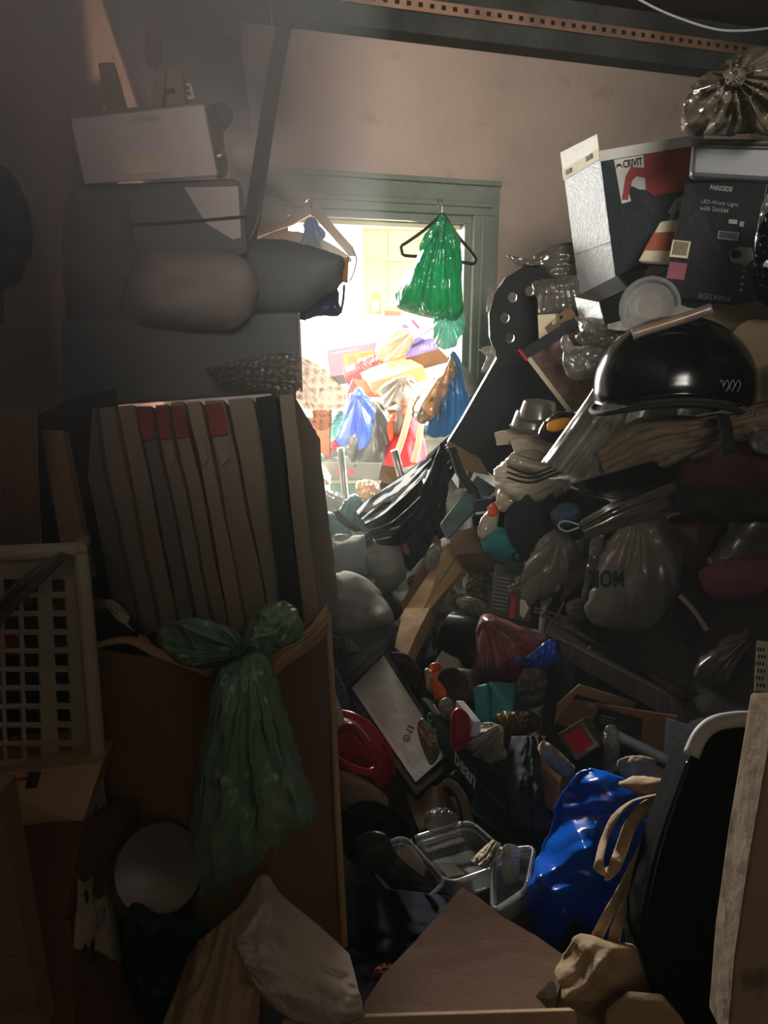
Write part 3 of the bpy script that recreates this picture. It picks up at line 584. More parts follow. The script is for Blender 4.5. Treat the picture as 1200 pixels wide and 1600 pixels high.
o = qbox('small_carton', [(528,404,2.12),(545,400,2.12),(543,440,2.12),(525,436,2.12)], .04, M['card'], dent=.004, **Lb('small brown carton wedged beneath the clip of the broad hanger', 'carton'))
tube('black_cable', [(538,445,2.25),(536,470,2.25),(532,490,2.25)], .004, M['blackm'], **Lb('short black cable dangling beside the dark blue plastic bag', 'cable'))
# leaning pole and the dark coat on the back wall
tube('leaning_pole', [(446,28,2.7),(424,150,2.6),(396,330,2.4),(388,376,2.35)], .024, M['wood_d'], **Lb('long dark pole leaning from the beam down behind the left stack', 'pole'))
o = drape('dark_coat', [(236,0,2.9),(240,100,2.9),(262,208,2.9)], [(372,30,2.95),(378,100,2.95),(394,208,2.95)], .05, M['dark_cloth'], folds=3, solid=.01, **Lb('dark coat hanging flat on the back wall above the left stack', 'coat'))
blob('coat_shoulder', [(240,0),(330,-5),(372,30),(370,60),(300,45),(240,60)], 2.9, .05, M['dark_cloth'], parent=o, mode='soft')
tube('looped_string', [(405,335,2.38),(392,362,2.35),(388,378,2.33),(392,370,2.32),(404,342,2.36)], .0018, M['inkw'], **Lb('pale loop of cord at the foot of the leaning dark pole', 'cord'))
# ------------------------------------------------------------------ left stack, upper half
blob('pink_cushion', [(228,-20),(236,-20),(249,40),(250,90),(240,105),(230,98),(226,60)], 2.35, .05, M['pinkcloth'], mode='soft', amp=.2, **Lb('rolled pinkish cushion standing at the end of the left wall', 'cushion'))
plate('wooden_board', [(152,98),(176,96),(199,180),(168,186)], 1.95, .02, M['wood'], bevel=.003, **Lb('short greyish wooden board standing upright on the long pale carton', 'board'))
s = grp('wooden_stool', P(262,170,2.0), 'small wooden stool upside down behind the long pale carton', 'stool')
plate('stool_rail', [(244,112),(282,108),(288,130),(288,136),(244,140)], 2.0, .04, M['wood'], parent=s); plate('stool_leg', [(268,108),(284,114),(290,172),(278,172)], 1.98, .03, M['wood'], parent=s); plate('stool_leg', [(244,112),(258,110),(252,172),(238,172)], 1.98, .03, M['wood'], parent=s)
plate('photo_frame', [(286,130),(298,130),(304,154),(290,156)], 2.02, .012, M['white'], holes=[[(290,134),(296,134),(297,140),(290,141)],[(291,144),(297,143),(300,150),(292,151)]], **Lb('tiny white plastic frame beside the upturned stool', 'frame'))
blob('clear_bottle_bag', [(322,168),(345,160),(362,172),(365,188),(350,200),(352,235),(356,272),(336,276),(325,230),(318,200)], 2.05, .05, M['f_clear'], **Lb('clear crinkled bag hanging behind the right end of the long pale carton', 'bag'))
o = hexa('long_carton', [P(110,186,1.72),P(318,163,1.85),P(340,274,1.85),P(132,288,1.72)], [P(105,176,2.0),P(322,158,2.12),P(343,272,2.12),P(118,284,2.0)], [M['grey_l'], M['white']], mi=[0,0,0,1,0,0], **Lb('long pale grey carton lying on top of the left stack', 'carton'))
o_faces[o.name] = dict(front=Face([P(110,186,1.72),P(318,163,1.85),P(340,274,1.85),P(132,288,1.72)]))
text('lettering', FX(o), 'are Power', .42,.06,.64,.17, M['inkg'], o); patch('tape_strip', FX(o), rect(.3,.62,.62,.9), M['cream'], o)
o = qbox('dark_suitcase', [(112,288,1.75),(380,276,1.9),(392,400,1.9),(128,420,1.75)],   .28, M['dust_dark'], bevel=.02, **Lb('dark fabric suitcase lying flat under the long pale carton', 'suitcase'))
patch('pale_panel', FX(o), [(.63,.1),(.96,.12),(.95,.75),(.9,.78),(.74,.55)], M['grey_l'], o)
sweep('suitcase_zip', [FX(o).at(.01,.5),FX(o).at(.5,.52),FX(o).at(.99,.5)], .004, M['blackm'], parent=o)
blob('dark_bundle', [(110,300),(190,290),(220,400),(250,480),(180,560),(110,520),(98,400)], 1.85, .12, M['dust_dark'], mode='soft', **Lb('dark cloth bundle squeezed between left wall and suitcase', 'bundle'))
blob('pillow_bag', [(186,470),(200,425),(225,395),(290,388),(370,398),(402,430),(398,480),(360,515),(260,516),(200,505)], 1.72, .12, M['pale_dust'], mode='soft', amp=.3, N=110, **Lb('plump grey bag like a pillow in the middle of the left stack', 'bag'))
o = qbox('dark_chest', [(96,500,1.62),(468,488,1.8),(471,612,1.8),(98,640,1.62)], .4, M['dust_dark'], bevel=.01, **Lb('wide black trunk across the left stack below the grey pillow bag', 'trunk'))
sweep('trunk_edge', [FX(o).at(.995,0),FX(o).at(1,1)],   .003, M['inkg'], parent=o)
drape('bubble_wrap', [(320,575,1.74),(400,556,1.68),(450,552,1.64),(500,572,1.62),(543,612,1.6)], [(350,600,1.66),(440,612,1.6),(472,632,1.57),(486,664,1.56),(508,672,1.56),(536,648,1.58)], .05, M['f_bubble'], amp=.03, folds=3, nu=70, nv=90, solid=0, seed=14, **Lb('sheet of bubble wrap spilling over the right edge of the left stack', 'bubble wrap'))
# flattened cartons packed on edge
PN = [(112,175,.02,'dark_cloth'),(140,150,.3,'card_d'),(160,205,.0,'card'),(206,232,.0,'card_d'),(234,260,.1,'card'),(262,290,.15,'card_d'),(292,316,.2,'grey_l'),(320,352,.15,'card'),(356,404,.0,'card_d'),(408,432,.1,'card')]
xs = [118,150,182,214,242,268,294,320,356,400,436]
lab = ['leftmost, half hidden in the dark','second from the left, narrow and dusty','third from the left, plain brown','fourth from the left, red at its top','fifth from the left, red at its top with torn tape','sixth from the left, red at its top','in the middle with a paler torn top','right of the middle with a faded red top','wide and plain, third from the right','dark, second from the right','last on the right beside the glossy wrap']
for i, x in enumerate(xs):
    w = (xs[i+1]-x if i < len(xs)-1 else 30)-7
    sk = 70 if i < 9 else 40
    o = qbox('flattened_carton', [(x,640-i*2,1.36+.02*(i%3)),(x+w,638-i*2,1.36+.02*(i%3)),(x+w*1.1+sk,985,1.22+.02*(i%3)),(x+sk,992,1.22+.02*(i%3))], .42, M[['veil_dust_card2','dust_card','veil_dust_card3','veil_dust_card2','dust_card','veil_dust_card3','veil_dust_card3','dust_card','dust_card','dust_dark2','dust_card'][i]], dent=.006, **Lb('flattened carton packed on edge, '+lab[i], 'cardboard', 'flattened cartons packed on edge in the left stack'))
    if i in (3,4,5,7): patch('red_print', FX(o), rect(.05,.02,.95,.16), M['dust_red'], o, off=.009)
    if i in (4,6,7): patch('torn_tape', FX(o), [(.1,.17),(.9,.17),(.8,.26),(.3,.29),(.2,.24)], M['veil_dust_card3'], o, off=.009)
drape('plastic_wrap', [(424,612,1.42),(440,760,1.36),(452,940,1.28)], [(462,610,1.5),(468,780,1.48),(478,950,1.44)], .03, M['f_grey'], amp=.02, folds=5, **Lb('glossy clear wrap round the right end of the packed cartons', 'plastic wrap'))
blob('wrapped_bundle', [(474,792),(488,782),(500,812),(508,850),(509,905),(500,950),(484,990),(470,985),(464,940),(468,870)], 1.6, .07, M['f_grey'], mode='crumple', ws=1.4, amp=.6, N=110, M=24, **Lb('shiny grey shrink-wrapped bundle beside the packed cartons', 'bundle'))
qbox('leaning_board', [(62,672,1.25),(96,672,1.25),(142,905,1.2),(104,910,1.2)], .03, M['wood'], **Lb('narrow wooden board leaning left of the packed cartons', 'board'))
qbox('leaning_board', [(0,640,1.1),(60,636,1.15),(64,866,1.12),(0,868,1.05)], .03, M['wood_p'], **Lb('plywood board standing against the left wall above the white crate', 'board'))
qbox('dark_case', [(56,650,1.3),(120,618,1.3),(150,940,1.3),(66,900,1.3)], .2, M['blackm'], **Lb('dark case behind the narrow leaning board', 'case'))
blob('coat_bundle', [(-60,260),(0,256),(30,290),(50,345),(46,400),(28,440),(4,452),(-60,460)], 1.0, .1, M['navy_cloth'], mode='soft', **Lb('dark rounded coat hanging at the left edge on the wall', 'coat'))
drape('coat_tassel', [(-10,450,1.0),(-12,520,1.0)], [(6,448,1.0),(4,505,1.0)], .01, M['dark_cloth'], **Lb('ragged strap hanging under the dark coat at the left edge', 'strap'))
# ------------------------------------------------------------------ left stack, lower half
def crate_holes():
    hs = []
    R = lambda x0, y0, x1, y1, k=0: [(x0,y0),(x1,y0+k),(x1+2,y1+k),(x0+2,y1)]
    for j, y in enumerate(range(905, 1170, 29)):
        t = (y-860)/330; dx = t*14
        for x in (-26, 4, 34, 66):
            if x == 66: hs.append(R(70+dx+8, y, 92+dx+8, y+20))
            else: hs.append(R(x+dx*.5, y, x+24+dx*.5, y+21))
    return hs
c = grp('plastic_crate', P(60,1190,1.0), 'off-white perforated plastic crate standing at the left edge', 'crate')
plate('crate_side', [(-70,870),(118,860),(130,868),(157,1188),(150,1200),(-70,1212)], lambda x, y: .98+(x-60)*.0006-(y-1000)*.0002, .006, M['crate'], holes=crate_holes(), parent=c)
sweep('crate_rim', [P(-70,868,.97),P(30,864,.97),P(122,860,1.0)], .012, M['crate'], parent=c, up=(0,0,1)); sweep('crate_rim', [P(122,860,1.0),P(128,850,1.15),P(132,842,1.3)], .012, M['crate'], parent=c)
sweep('crate_corner', [P(126,866,1.0),P(140,1020,.97),P(154,1194,.94)], .011, M['crate'], parent=c)
sweep('crate_foot', [P(-70,1204,.93),P(60,1200,.93),P(152,1194,.94)], .011, M['crate'], parent=c)
qbox('crate_back', [(-60,880,1.3),(126,860,1.3),(150,1150,1.25),(-60,1160,1.25)], .01, M['crate'], parent=c)
for pts, m, l in (([(20,920),(50,905),(62,930),(40,950)], 'redc', 'red cloth seen through the upper holes of the white crate'), ([(-20,1000),(30,990),(40,1015),(-10,1025)], 'redc', 'red packet seen low through the holes of the white crate'), ([(70,900),(100,895),(104,960),(80,990),(66,950)], 'f_dirty', 'dull plastic bottle seen through the holes of the white crate'), ([(20,1040),(70,1010),(100,1080),(60,1150),(20,1120)], 'dark_cloth', 'dark bundle filling the white crate'), ([(-40,900),(60,890),(110,1000),(100,1140),(-40,1150)], 'grime', 'grimy sack at the back of the white crate')):
    blob('crate_content', pts, 1.12 if m != 'grime' else 1.2, .04, M[m], **Lb(l, 'rubbish'))
drape('ribbon_of_tape', [(-20,1000,.93),(40,935,.93),(110,868,.95)], [(-20,960,.93),(30,905,.93),(96,862,.95)], .01, M['f_clear'], **Lb('strip of clear film stretched across the front of the white crate', 'film'))
# big open carton with a green bag over its edge
B0 = dict(a=(138,1010,1.12), b=(330,1060,1.02), c=(505,975,1.22), d=(420,940,1.5), e=(190,930,1.6))
k = grp('large_carton', P(330,1590,1.0), 'tall brown open carton with a crumpled rim in the lower left', 'carton')
qb = lambda nm, q, d, m, **kk: qbox(nm, q, d, m, dent=.006, parent=k, **kk)
qb('carton_side', [(138,1010,1.10),(420,1062,1.02),(430,1560,.80),(150,1600,.86)], .012, [M['card_big'], M['card_big']])
qb('carton_side', [(415,1018,1.03),(512,955,1.28),(538,1478,1.03),(418,1500,.85)], .012, M['card_big'])
qb('carton_side', [(150,940,1.55),(510,930,1.6),(520,1200,1.5),(160,1200,1.45)], .01, M['card_d'])
sweep('rim_fold', [P(138,1012,1.1),P(200,1000,1.1),P(250,1022,1.08),(P(300,1040,1.05)),P(330,1052,1.04)], .012, M['card_l'], parent=k, ry=.004)
drape('torn_flap', [(410,1040,1.02),(440,1010,1.05),(480,985,1.15),(510,945,1.24)], [(415,1075,1.02),(445,1040,1.05),(490,1010,1.15),(513,985,1.22)], .02, M['card_l'], solid=.004, parent=k)
sweep('corner_crease', [P(512,958,1.27),P(520,1100,1.2),P(528,1280,1.1),P(538,1478,1.03)], .006, M['card_l'], parent=k)
for pts, m, l in (([(150,965),(185,950),(225,985),(215,1015),(170,1015),(148,1000)], 'navy_cloth', 'dark blue patterned cloth at the left of the large carton'), ([(162,940),(178,938),(205,965),(215,995),(200,985),(172,960)], 'cream', 'cream card curl standing in the large carton'), ([(230,1015),(270,1018),(310,1040),(300,1060),(270,1050)], 'yellow', 'yellow packet peeping over the rim of the large carton'), ([(290,1040),(330,1035),(340,1055),(310,1065)], 'blue_cloth', 'striped blue packet beside the yellow one in the large carton')):
    blob('carton_content', pts, 1.16, .03, M[m], **Lb(l, 'rubbish'))
drape('card_flap', [(140,935,1.3),(180,945,1.22),(235,1005,1.15)], [(142,965,1.3),(190,985,1.2),(240,1030,1.12)], .02, M['card_l'], solid=.004, **Lb('creased card flap leaning inside the left of the large carton', 'card'))
g = blob('green_bag', [(335,1060),(372,1030),(410,1015),(432,1060),(450,1120),(470,1190),(493,1276),(450,1310),(420,1340),(400,1380),(350,1420),(300,1425),(288,1380),(300,1250),(318,1140)], .93, .07, M['f_green2'], mode='radial', knot=(385,1010), amp=.22, ws=1.9, N=140, M=28, seed=9, **Lb('long dull green plastic bag hanging over the front of the large carton', 'bag'))
blob('bag_knot', [(375,1010),(395,960),(430,938),(462,950),(472,985),(455,1008),(425,1022),(395,1035)], .98, .05, M['f_green2'], mode='crumple', ws=.8, parent=g)
blob('bag_roll', [(240,985),(290,965),(345,975),(385,1000),(380,1040),(330,1045),(275,1035)], 1.0, .05, M['f_green2'], mode='radial', knot=(390,1020), parent=g)
# boxes and oddments at bottom left
o = qbox('fruit_carton', [(-60,1215,.86),(160,1192,.9),(128,1290,.84),(-60,1300,.84)], .25, M['card_l'], **Lb('pale carton with a red label under the white crate', 'carton'))
patch('red_label', FX(o), rect(.25,.1,.56,.62), M['red'], o); patch('printed_text_block', FX(o), rect(.65,.5,.84,.78), M['card_d'], o); patch('black_mark', FX(o), rect(.47,.02,.56,.3), M['black'], o, off=.005)
o = qbox('brown_carton', [(-60,1300,.83),(130,1290,.82),(100,1450,.76),(-60,1460,.78)], .28, M['card_d'], dent=.004, **Lb('dark brown carton below the pale carton with the red label', 'carton'))
qbox('dark_carton', [(-60,1440,.78),(110,1440,.76),(118,1620,.66),(-60,1630,.66)], .28, M['card_d'], dent=.004, **Lb('lowest brown carton in the bottom left corner', 'carton'))
o = hexa('patterned_bag', [P(132,1270,.86),P(162,1196,.98),P(188,1600,.80),P(110,1605,.68)], [P(100,1280,1.0),P(130,1200,1.1),P(150,1600,.95),P(80,1610,.8)], M['cream'], dent=.012, **Lb('pale printed paper bag standing beside the bottom left cartons', 'paper bag'))
ff = Face([P(132,1270,.845),P(162,1196,.965),P(188,1600,.785),P(110,1605,.665)])
for i in range(26):
    u, v = .15+.7*random.random(), .06+.9*random.random(); s = .03+.04*random.random()
    patch('printed_leaf', ff, [(u-s,v),(u,v-s*.45),(u+s,v),(u+.2*s,v+s*.5)], M[['green','card_d','inkg','orange'][i % 4 if i % 7 == 0 else i % 3]], o)
lathe('foam_roll', P(215,1372,1.05), (P(262,1352,.82)-P(215,1372,1.05)), [(0,0),(.062,0),(.066,.02),(.066,.24),(.058,.26),(0,.262)], M['f_dirty'], **Lb('cloudy plastic-wrapped roll end poking out beside the patterned bag', 'roll'))
blob('green_sack', [(198,1400),(250,1420),(300,1430),(330,1460),(300,1540),(262,1590),(240,1610),(205,1600),(190,1500)], .88, .09, M['green'], mode='soft', **Lb('dark green sack on the floor under the cloudy roll', 'sack'))
drape('card_sheet', [(300,1480,.82),(270,1560,.76),(230,1660,.7)], [(420,1380,.84),(410,1500,.78),(400,1660,.7)], .03, M['canvas'], solid=.003, **Lb('beige sheet standing behind the white cloth at the bottom', 'sheet'))
drape('white_cloth', [(354,1445,.84),(380,1410,.84),(412,1366,.86),(440,1400,.86),(500,1450,.86),(545,1492,.86)], [(395,1530,.72),(415,1560,.71),(455,1592,.7),(500,1600,.7),(545,1596,.71),(570,1585,.72)], .05, M['white_cloth'], amp=.02, folds=3, nu=60, nv=80, seed=5, solid=.003, **Lb('crumpled off-white cloth draped at the foot of the large carton', 'cloth'))
plate('pale_post', [(-40,1230),(0,1240),(30,1420),(66,1620),(-40,1640)], .62, .03, M['wood'], **Lb('pale blurred wooden post at the bottom left edge', 'post'))
heap('rubbish_pile', -.80, -.28, .75, 2.9, lambda x, y: .25+.5*(y>.95)*min(1,(y-.95)*2)+.25*min(1,max(0,y-1.5)*2), 'dark pile of rubbish under and behind the left stack', seed=8)
# ------------------------------------------------------------------ right-hand pile, upper
def q4(pts, dy=0): return [(x, y, D(x, y, dy)) for x, y in pts]
o = hexa('sports_box', [P(936,236,2.12),P(1100,208,2.0),P(1100,432,2.0),P(963,446,2.12)], [P(880,270,2.34),P(1040,246,2.24),P(1060,436,2.24),P(905,460,2.34)], [mat('blue_black_card', '#1b2227', .6, vs=3), M['silver'], M['grey_l']], mi=[0,0,1,0,2,0], **Lb('tall dark box with silver side and red panel printed Crivit', 'box'))
ff = Face([P(936,236,2.12),P(1100,208,2.0),P(1100,432,2.0),P(963,446,2.12)])
patch('pale_top_band', ff, rect(0,0,1,.075), M['grey_l'], o); patch('white_panel', ff, [(.14,.08),(.43,.08),(.43,.38),(.17,.40)], M['grey_l'], o, off=.003); patch('red_panel', ff, [(.43,.08),(1,.08),(1,.36),(.43,.38)], M['dull_red'], o, off=.003)
patch('red_curve', ff, [(.18,.37),(.24,.21),(.3,.15),(.43,.17),(.43,.24),(.35,.22),(.3,.25),(.26,.33),(.24,.38)], M['dull_red'], o, off=.005)
text('lettering', ff, 'CRIVIT', .23,.095,.42,.15, M['ink'], o, off=.006, bold=.02); patch('wave_emblem', ff, [(.145,.15),(.17,.115),(.2,.115),(.225,.145),(.2,.13),(.175,.13)], M['ink'], o, off=.006)
text('lettering', ff, 'CRIVIT', .5,.62,1.08,.76, M['inkg'], o, off=.004, bold=.03)
for k in range(2): patch('wave_emblem', ff, [(.64,.56-k*.05),(.72,.47-k*.05),(.8,.46-k*.05),(.9,.54-k*.05),(.86,.56-k*.05),(.79,.50-k*.05),(.73,.51-k*.05),(.67,.58-k*.05)], M['inkg'], o, off=.004)
fl = Face([P(880,270,2.34),P(936,236,2.12),P(963,446,2.12),P(905,460,2.34)])
patch('top_flap', fl, [(0,-.16),(1,-.12),(1,.02),(0,.02)], M['white'], o, off=.001); patch('tape_band', fl, rect(0,-.02,1,.06), M['cream'], o, off=.003)
patch('handle_slot', fl, rect(.12,0,.27,.035), M['ink'], o, off=.005); patch('handle_slot', fl, rect(.7,-.01,.85,.025), M['ink'], o, off=.005)
patch('crease', fl, rect(0,.665,1,.672), M['inkg'], o, off=.002)
o = qbox('tool_box', [(1073,275,1.85),(1200,286,1.74),(1172,480,1.74),(1033,464,1.85)], .22, [M['black'], M['blackm']], mi=[0,1,1,1,1,1], **Lb('black box printed Parkside leaning under the clear tub', 'box'))
f = FX(o)
text('lettering', f, 'PARKSIDE', .33,.055,.6,.095, M['inkg'], o, bold=.02); text('lettering', f, 'LED-Work Light', .25,.175,.7,.215, M['inkg'], o); text('lettering', f, 'with Socket', .25,.222,.6,.262, M['inkg'], o)
text('lettering', f, 'PARKSIDE', .42,.93,.78,.975, M['inkg'], o, rot=180, bold=.02)
b = patch('barcode_label', f, rect(.52,.41,.76,.475), M['inkg'], o, off=.003)
for i in range(14): patch('barcode_bar', f, rect(.54+i*.015,.415,.545+i*.015+.004*(i%2),.465), M['ink'], b, off=.0045)
b = patch('care_label', f, rect(-.0,.52,.22,.66), M['cream'], o, off=.003)
for i in range(9): patch('barcode_bar', f, rect(.03+i*.02,.53,.038+i*.02,.64), M['ink'], b, off=.0045)
patch('photo_print', f, rect(.02,.70,.23,.84), M['pinkcloth'], o, off=.003); patch('lamp_print', f, [(.68,.57),(.8,.52),(.93,.52),(.98,.6),(.9,.66),(.72,.65)], M['inkg'], o, off=.003)
patch('lamp_ring', f, [(.76+.06*math.cos(a*.5), .585+.035*math.sin(a*.5)) for a in range(12)], M['ink'], o, off=.005)
for i, v in enumerate((.66,.71,.76,.82,.87)): patch('round_icon', f, [(.88+.02*math.cos(a*.8), v+.012*math.sin(a*.8)) for a in range(8)], M['inkg'], o, off=.003)
patch('ce_mark', f, rect(.62,.31,.72,.345), M['inkg'], o, off=.003); patch('icon', f, rect(.75,.32,.8,.36), M['inkg'], o, off=.003)
t = qbox('clear_tub', [(1082,222,1.8),(1215,224,1.74),(1210,284,1.74),(1078,276,1.8)], .26, M['tub'], bevel=.01, **Lb('cloudy plastic tub on top of the black Parkside box', 'tub'))
f = FX(t); sweep('tub_rim', [f.at(-.02,.02,.01),f.at(.5,.02,.01),f.at(1.03,.02,.01)], .009, M['tub'], ry=.006, parent=t); sweep('tub_lip', [f.at(-.02,.13,.006),f.at(.5,.13,.006),f.at(1.03,.13,.006)], .003, M['tub'], parent=t)
blob('bag_in_tub', [(1098,258),(1110,238),(1150,228),(1200,240),(1205,276),(1120,276)], 1.88, .05, M['f_dirty'], **Lb('crumpled dusty bag lying inside the cloudy tub', 'bag'))
b = blob('tied_bag', [(1066,205),(1072,150),(1092,122),(1120,108),(1150,85),(1190,72),(1260,80),(1270,150),(1250,212),(1180,210),(1120,212)], 1.78, .17, M['f_dirty'], mode='radial', knot=(1148,120), amp=.5, N=130, M=28, seed=2, **Lb('large dusty tied plastic bag at the top right corner', 'bag'))
blob('bag_knot', [(1130,112),(1148,104),(1164,114),(1160,132),(1138,134)], 1.6, .03, M['f_dirty'], parent=b)
o = qbox('small_box', [(1032,346,1.97),(1063,342,1.95),(1052,412,1.95),(997,408,1.99)], .06, [M['cream'], M['card_l']], bevel=.004, **Lb('small cream box with an orange band left of the Parkside box', 'box'))
patch('orange_band', FX(o), rect(-.005,.28,1,.72), M['dull_orange'], o)
o = hexa('flat_black_box', [P(936,472,1.98),P(1055,418,1.92),P(1060,478,1.9),P(945,508,1.96)], [P(897,464,2.12),P(1000,412,2.08),P(1010,460,2.08),P(905,500,2.12)], [M['blackg'], M['silver'], M['blackg']], mi=[0,0,1,0,2,0], **Lb('flat glossy black box with its lit end coloured pale below the Crivit box', 'box'))  # silver tone on the left end paints in the light falling there
blob('clear_wrap', [(905,500),(940,498),(950,520),(930,542),(912,530)], 1.98, .03, M['f_clear'], **Lb('small clear bag hanging under the pale end of the black box', 'bag'))
# round clear tub on its side
o = lathe('round_tub', P(1020,486,1.82), (P(1014,478,1.7)-P(1020,486,1.82)), [(0,0),(.052,0),(.058,.02),(.062,.10),(.066,.105),(.066,.115),(.058,.118),(.052,.108),(0,.106)], M['tray'], **Lb('round clear tub lying on its side above the glossy black helmet', 'tub'))
lathe('tub_content', P(1020,484,1.84), (P(1014,478,1.7)-P(1020,486,1.82)), [(0,.01),(.04,.015),(.05,.06),(.035,.075),(.028,.09),(0,.085)], M['dull_canvas'], parent=o)
c = grp('sweets_tube', P(1045,505,1.55), 'clear tube with yellow and red contents lying on the helmet', 'tube')
tube('tube_wall', [(988,522,1.56),(1050,503,1.54),(1112,482,1.52)], .0115, M['f_clear'], parent=c)
tube('yellow_content', [(996,520,1.56),(1070,496,1.535)], .008, M['yellow'], parent=c); tube('red_content', [(1072,496,1.535),(1104,485,1.52)], .007, M['redc'], parent=c)
# helmet
def helmet():
    c = P(1052,604,1.62); R = Vector((.168,.15,.15)); nu, nv = 64, 34
    vs, fs = [], []
    rot = Matrix.Rotation(math.radians(3), 3, 'Y')
    for layer, s in ((0, 1), (1, .94)):
        for j in range(nv+1):
            ph = math.pi/2*1.12*j/nv
            for i in range(nu):
                a = 2*math.pi*i/nu
                low = 1+.07*math.cos(2*a)
                p = ph*(low if j > nv*.6 else 1+(low-1)*j/(nv*.6))
                v = Vector((math.cos(a)*math.sin(p)*R.x, math.sin(a)*math.sin(p)*R.y, math.cos(p)*R.z))
                if j > nv-4: v.x *= 1.005; v.y *= 1.005
                vs.append(c+rot @ (v*s))
    st = (nv+1)*nu
    for l in (0, 1):
        for j in range(nv):
            for i in range(nu):
                q = (l*st+j*nu+i, l*st+j*nu+(i+1) % nu, l*st+(j+1)*nu+(i+1) % nu, l*st+(j+1)*nu+i)
                fs.append(q if l else q[::-1])
    for i in range(nu): fs.append((nv*nu+i, nv*nu+(i+1) % nu, st+nv*nu+(i+1) % nu, st+nv*nu+i))
    h = mk('helmet', vs, fs, M['blackg'], smooth=True, **Lb('glossy black riding helmet with a chin strap on the right-hand pile', 'helmet'))
    sweep('helmet_rim', [c+rot @ Vector((math.cos(a)*R.x*.985, math.sin(a)*R.y*.985, -.045-.02*math.cos(2*a))) for a in [i*math.pi/10 for i in range(21)]], .006, M['blackm'], parent=h, n=60)
    lathe('helmet_padding', c+Vector((0,0,-.035)), (0,0,1), [(.001,0),(.14,0),(.145,.01),(.13,.03),(.001,.05)], M['dark_cloth'], parent=h)
    sweep('chin_strap', [P(1128,648,1.50),P(1134,665,1.47),P(1137,690,1.45),P(1139,704,1.44)], .013, M['blackm'], ry=.003, parent=h, up=(1,0,0))
    sweep('strap_buckle', [P(1135,692,1.445),P(1141,708,1.435)], .016, M['blackm'], ry=.006, parent=h, up=(1,0,0))
    for i in range(5):
        x = 1112+i*9; sweep('scroll_print', [P(x,604+4*(i%2),1.475),P(x+6,594,1.475),P(x+9,602,1.475),P(x+4,612,1.475)], .0007, M['inkg'], parent=h)
    return h
helmet()
blob('beige_sack', [(1080,560),(1090,500),(1130,482),(1240,468),(1260,560),(1250,640),(1160,640),(1150,590)], 1.72, .1, M['dull_canvas'], mode='soft', **Lb('beige sack behind the helmet at the right edge', 'sack'))
lathe('paper_plate', P(1180,537,1.58), (P(1178,536,1.5)-P(1180,537,1.58)), [(0,0),(.048,0),(.05,.004),(.05,.012),(.046,.014),(0,.012)], M['dull_canvas'], seg=40, **Lb('round beige paper plate leaning on the beige sack at the right edge', 'plate'))
blob('black_bag', [(1180,395),(1200,330),(1260,300),(1270,480),(1200,478),(1176,450)], 1.5, .07, M['f_black'], **Lb('shiny black bag at the right edge beside the Parkside box', 'bag'))
blob('clear_film', [(1180,370),(1192,320),(1202,300),(1208,330),(1204,380),(1190,440),(1178,420)], 1.55, .02, M['f_clear'], **Lb('strip of clear film hanging down the right side of the Parkside box', 'film'))
# ------------------------------------------------------------------ right-hand pile, middle
def board_y(x, y): return 2.52+(y-560)*.0004
hol = lambda cx, cy, r=7: [(cx+r*math.cos(a*math.pi/6), cy+r*1.15*math.sin(a*math.pi/6)) for a in range(12)]
plate('round_ended_board', [(840,414),(815,418),(790,434),(772,460),(764,492),(765,528),(776,560),(758,592),(742,620),(722,655),(699,692),(728,712),(772,745),(830,700),(905,620),(915,520),(900,450),(875,424)], board_y, .028, [M['blackm'], M['steel']], holes=[hol(801,465),hol(789,497),hol(797,528),hol(828,455)], bevel=.002, **Lb('large black board with a rounded end and a row of holes beside the doorway', 'board'))
blob('grey_film', [(790,398),(812,408),(835,410),(838,395),(890,378),(905,400),(905,445),(870,440),(840,418),(812,416)], 2.48, .03, M['f_grey'], **Lb('torn grey film above the rounded end of the black board', 'film'))
blob('film_pack', [(832,442),(880,434),(905,430),(910,480),(880,494),(843,494),(838,470)], 2.36, .05, M['f_grey'], amp=.5, **Lb('creased grey film pack between black board and Crivit box', 'pack'))
blob('film_scrap', [(748,545),(768,540),(774,552),(760,578),(752,580),(760,556)], 2.48, .015, M['f_clear'], **Lb('curled scrap of film sticking out left of the black board', 'film'))
blob('film_scrap', [(764,450),(775,448),(768,480),(760,488)], 2.5, .012, M['f_clear'], **Lb('small film scrap on the upper left rim of the black board', 'film'))
qbox('white_block', [(840,492,2.3),(868,490,2.28),(870,530,2.28),(842,530,2.3)], .08, M['cream'], **Lb('small white block under the creased grey film pack', 'block'))
o = plate('card_tag', [(851,512),(862,502),(885,482),(893,482),(899,490),(912,530),(905,545),(880,560)], 2.14, .003, M['card_d'], holes=[[(862,503),(874,492),(880,492),(880,496),(868,506),(863,508)]], **Lb('brown card tag of freezer bags with an oval hanging hole', 'tag'))
f = Face([P(858,512,2.135),P(900,490,2.135),P(925,535,2.135),P(872,560,2.135)])
text('lettering', f, 'FREEZER', .12,.48,.98,.68, M['ink'], o, bold=.01); text('lettering', f, 'BAGS', .4,.72,.95,.9, M['ink'], o); text('lettering', f, 'REUSABLE', .2,.32,.85,.42, M['inkg'], o); patch('dark_panel', f, rect(.38,.06,.72,.26), M['ink'], o)
o = qbox('hardback_book', [(813,548,2.18),(905,492,2.1),(985,600,2.0),(888,645,2.08)], .035, [mat('collage', '#6d5550', .5, var=.6, vs=22, bump=.05), M['cream']], mi=[0,1,1,1,1,1], **Lb('hardback with a pale edge and dark photo cover below the freezer tag', 'book'))
